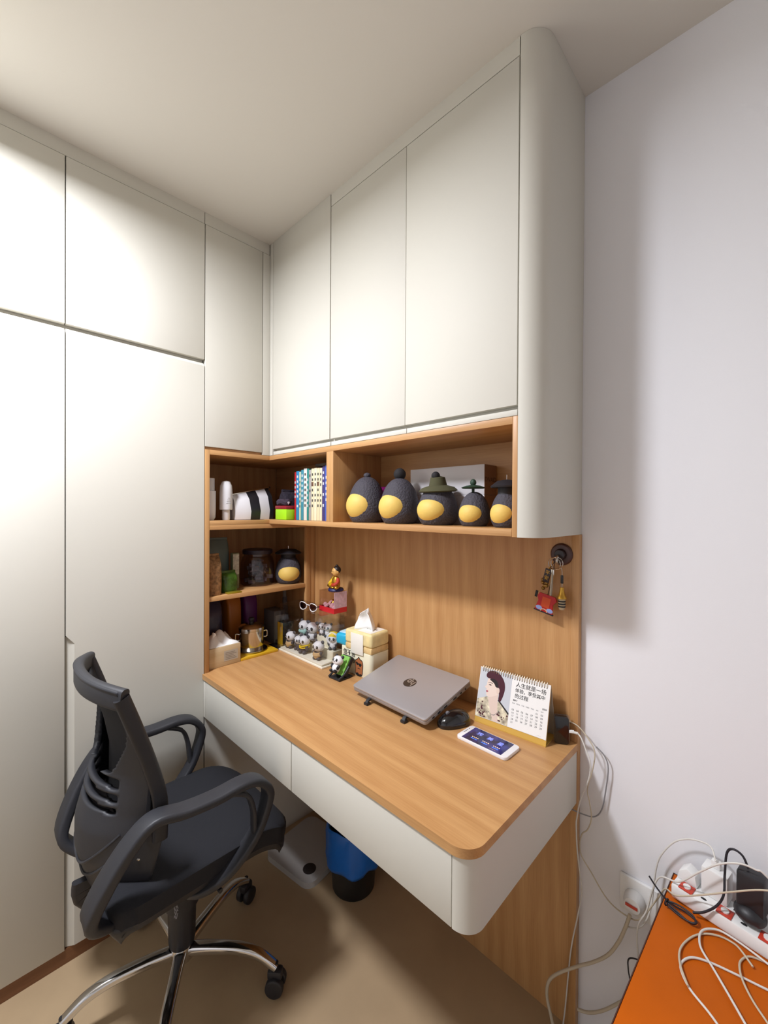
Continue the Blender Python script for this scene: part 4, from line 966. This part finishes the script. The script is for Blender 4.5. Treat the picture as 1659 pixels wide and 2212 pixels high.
B().box((-.022, -.018, 0), (.024, .018, .058), .004).out('cube', WHT, wa); B().box((-.008, -.006, .0582), (.008, .006, .074), .002).out('usb_plug', WHT, wa)
ba = thing('black_adapter', 'black power adapter standing in the power strip', 'charger', onstrip(.128, .004, .0308), R(-10))
B().box((-.021, -.016, .020), (.023, .018, .098), .006).out('brick', BLK, ba); B().sph((0, -.006, .018), (.026, .024, .018), 20).out('plug_foot', BLK, ba)
wb = thing('white_block', 'white charger block further along the power strip', 'charger', onstrip(.182, .0160, .0300), R(-10)); B().box((-.016, -.018, 0), (.016, .016, .050), .004).out('cube', WHT, wb)
so = struct(B().box((1.268, -.009, .398), (1.356, -.0005, .486), .002).out('wall_socket_plate', WHT)); so['label'] = 'white wall socket plate behind the side table'
wp2 = thing('wall_plug', 'round white plug with a red stripe in the wall socket', 'plug', (1.302, -.0095, .440))
B().lathe([(0, 0), (.023, 0), (.022, .016), (.017, .026), (0, .028)], n=24, M=RX(90)).out('plug_body', WHT, wp2); B().box((-.014, -.0292, -.003), (.012, -.0281, .004)).out('red_stripe', RR, wp2)
CW_ = mat('cable_white', '#dcd9d2', .45); CB = mat('cable_beige', '#c9bda6', .5); CK = mat('cable_black', '#1e1c24', .5); CG = mat('cable_grey', '#8f8f92', .5)
def cable(name, label, pts, r, m_, tips=()):
    t = thing(name, label, 'cable', pts[0])
    o = B().tube(pts, r, 8, 6).out('wire', m_, t, True, sharp=80)
    for p, q in tips: B().cyl(p, q, r*1.8, r*1.8, 10).out('connector', m_, t, True)
    return t
cable('charging_cable', 'white charging cable looping from the dark phone over the desk end to the floor side', [(1.174,-.037,.811),(1.184,-.041,.803),(1.197,-.046,.780),(1.209,-.050,.755),(1.206,-.050,.712),(1.186,-.050,.647),(1.178,-.052,.598),(1.176,-.050,.574),(1.178,-.048,.517),(1.184,-.045,.459),(1.187,-.036,.403),(1.176,-.032,.330),(1.158,-.030,.22),(1.145,-.030,.06),(1.14,-.034,.004)], .0018, CW_, [((1.163,-.0405,.8115), (1.174,-.037,.811))])
cable('spare_cable', 'beige cable with a brass tip lying at the desk end', [(1.150,-.0255,.829),(1.172,-.025,.823),(1.199,-.025,.797),(1.212,-.027,.774),(1.210,-.030,.736),(1.197,-.032,.674),(1.203,-.034,.644),(1.208,-.034,.604),(1.199,-.034,.570),(1.186,-.034,.552),(1.180,-.034,.526),(1.184,-.034,.495),(1.208,-.034,.465),(1.247,-.032,.418),(1.289,-.034,.408),(1.320,-.040,.425),(1.356,-.050,.503),(1.376,-.075,.556),(1.400,-.098,.572),(1.446,-.100,.605),(1.493,-.105,.645),(1.544,-.112,.685),(1.60,-.115,.70)], .0016, CB, [((1.138,-.0255,.832), (1.150,-.0255,.829))])
cable('grey_cable', 'thin grey cable bowing out beside the oak panel', [(1.212,-.014,.782),(1.231,-.013,.766),(1.240,-.012,.737),(1.234,-.012,.672),(1.226,-.014,.625),(1.211,-.019,.602),(1.184,-.026,.598),(1.13,-.038,.604)], .0016, CG)
cable('power_lead', 'thick pale power lead sagging from the wall plug to the floor', [(1.300,-.045,.425),(1.290,-.050,.385),(1.275,-.048,.340),(1.252,-.045,.291),(1.217,-.045,.246),(1.186,-.050,.217),(1.137,-.055,.164),(1.113,-.060,.128),(1.107,-.060,.087),(1.117,-.062,.048),(1.135,-.068,.012),(1.18,-.085,.005)], .0040, CB)
cable('floor_lead', 'pale lead rising along the wall beside the oak panel foot', [(1.178,-.032,.081),(1.205,-.030,.094),(1.240,-.030,.130),(1.284,-.030,.192),(1.330,-.024,.262),(1.345,-.020,.36)], .0038, CB)
cable('adapter_cable', 'white cable arching from the cube charger down behind the table', [(1.4615,-.058,.658),(1.452,-.040,.672),(1.431,-.030,.668),(1.407,-.026,.657),(1.382,-.024,.634),(1.358,-.022,.590),(1.348,-.020,.552),(1.343,-.020,.504),(1.339,-.022,.457),(1.330,-.030,.420),(1.314,-.036,.396),(1.287,-.038,.384)], .0018, CW_)
cable('long_white_cable', 'thin white cable rising over the power strip', [(1.318,-.030,.300),(1.316,-.044,.36),(1.319,-.052,.417),(1.337,-.058,.468),(1.350,-.064,.530),(1.366,-.071,.574),(1.402,-.084,.594),(1.438,-.088,.640),(1.470,-.090,.677),(1.502,-.088,.696),(1.526,-.086,.697),(1.543,-.084,.691),(1.62,-.08,.62)], .0018, CW_)
zc_ = .5525
cable('coiled_cable', 'white cable coiled in a wide loop on the orange table', [(1.64,-.150,zc_),(1.571,-.169,zc_),(1.547,-.176,zc_),(1.501,-.184,zc_),(1.463,-.193,zc_),(1.441,-.206,zc_),(1.430,-.229,zc_),(1.433,-.248,zc_),(1.450,-.272,zc_),(1.484,-.296,zc_),(1.53,-.34,zc_)], .0020, CW_)
cable('looped_cable', 'white cable crossing the coiled one on the orange table', [(1.56,-.325,.5565),(1.523,-.273,.5565),(1.502,-.243,.5565),(1.474,-.205,.5570),(1.453,-.177,.5565),(1.447,-.152,.5565),(1.449,-.133,.5565),(1.460,-.117,.5565),(1.478,-.108,.557),(1.510,-.112,.5565),(1.55,-.125,.5565)], .0020, CW_)
cable('amber_cable', 'beige cable making the inner arc on the orange table', [(1.446,-.272,zc_+.0038),(1.429,-.238,zc_+.0038),(1.424,-.202,zc_+.0015),(1.434,-.162,zc_),(1.451,-.134,zc_),(1.473,-.118,zc_),(1.492,-.115,zc_),(1.506,-.126,zc_+.0044),(1.526,-.148,zc_+.0025)], .0018, CB)
cable('curled_cable', 'beige cable curling towards the table front', [(1.59,-.29,zc_),(1.549,-.241,zc_),(1.530,-.218,zc_+.0005),(1.516,-.196,zc_+.0038),(1.509,-.172,zc_+.0034),(1.509,-.146,zc_),(1.522,-.124,zc_),(1.552,-.116,zc_)], .0018, CB)
cable('black_lead', 'black lead arching from the black adapter to the tied bundle', [(1.514,-.070,.682),(1.505,-.066,.700),(1.490,-.064,.704),(1.480,-.064,.690),(1.478,-.076,.650),(1.478,-.090,.620),(1.468,-.098,.596),(1.448,-.102,.572),(1.430,-.104,.560)], .0022, CK)
bu = cable('cable_bundle', 'tied bundle of thin black cable beside the power strip', [(1.352,-.110,.592),(1.369,-.112,.575),(1.390,-.114,.562),(1.420,-.110,.557),(1.438,-.118,.556),(1.430,-.130,.556),(1.405,-.122,.558),(1.385,-.115,.562),(1.408,-.112,.565),(1.432,-.118,.564),(1.436,-.130,.560),(1.415,-.128,.556),(1.388,-.118,.556)], .0017, CK)
B().tube([(1.386+.006*math.cos(a*math.pi/4)*.3, -.116+.007*math.cos(a*math.pi/4), .561+.006*math.sin(a*math.pi/4)) for a in range(8)], .0016, 6, 2, True).out('tie', CK, bu, True)
cable('black_hook_wire', 'short black wire hooked at the table edge', [(1.358,-.050,.340),(1.330,-.050,.338),(1.301,-.050,.324),(1.299,-.050,.295),(1.305,-.050,.255),(1.315,-.05,.12),(1.32,-.05,.003)], .0016, CK)
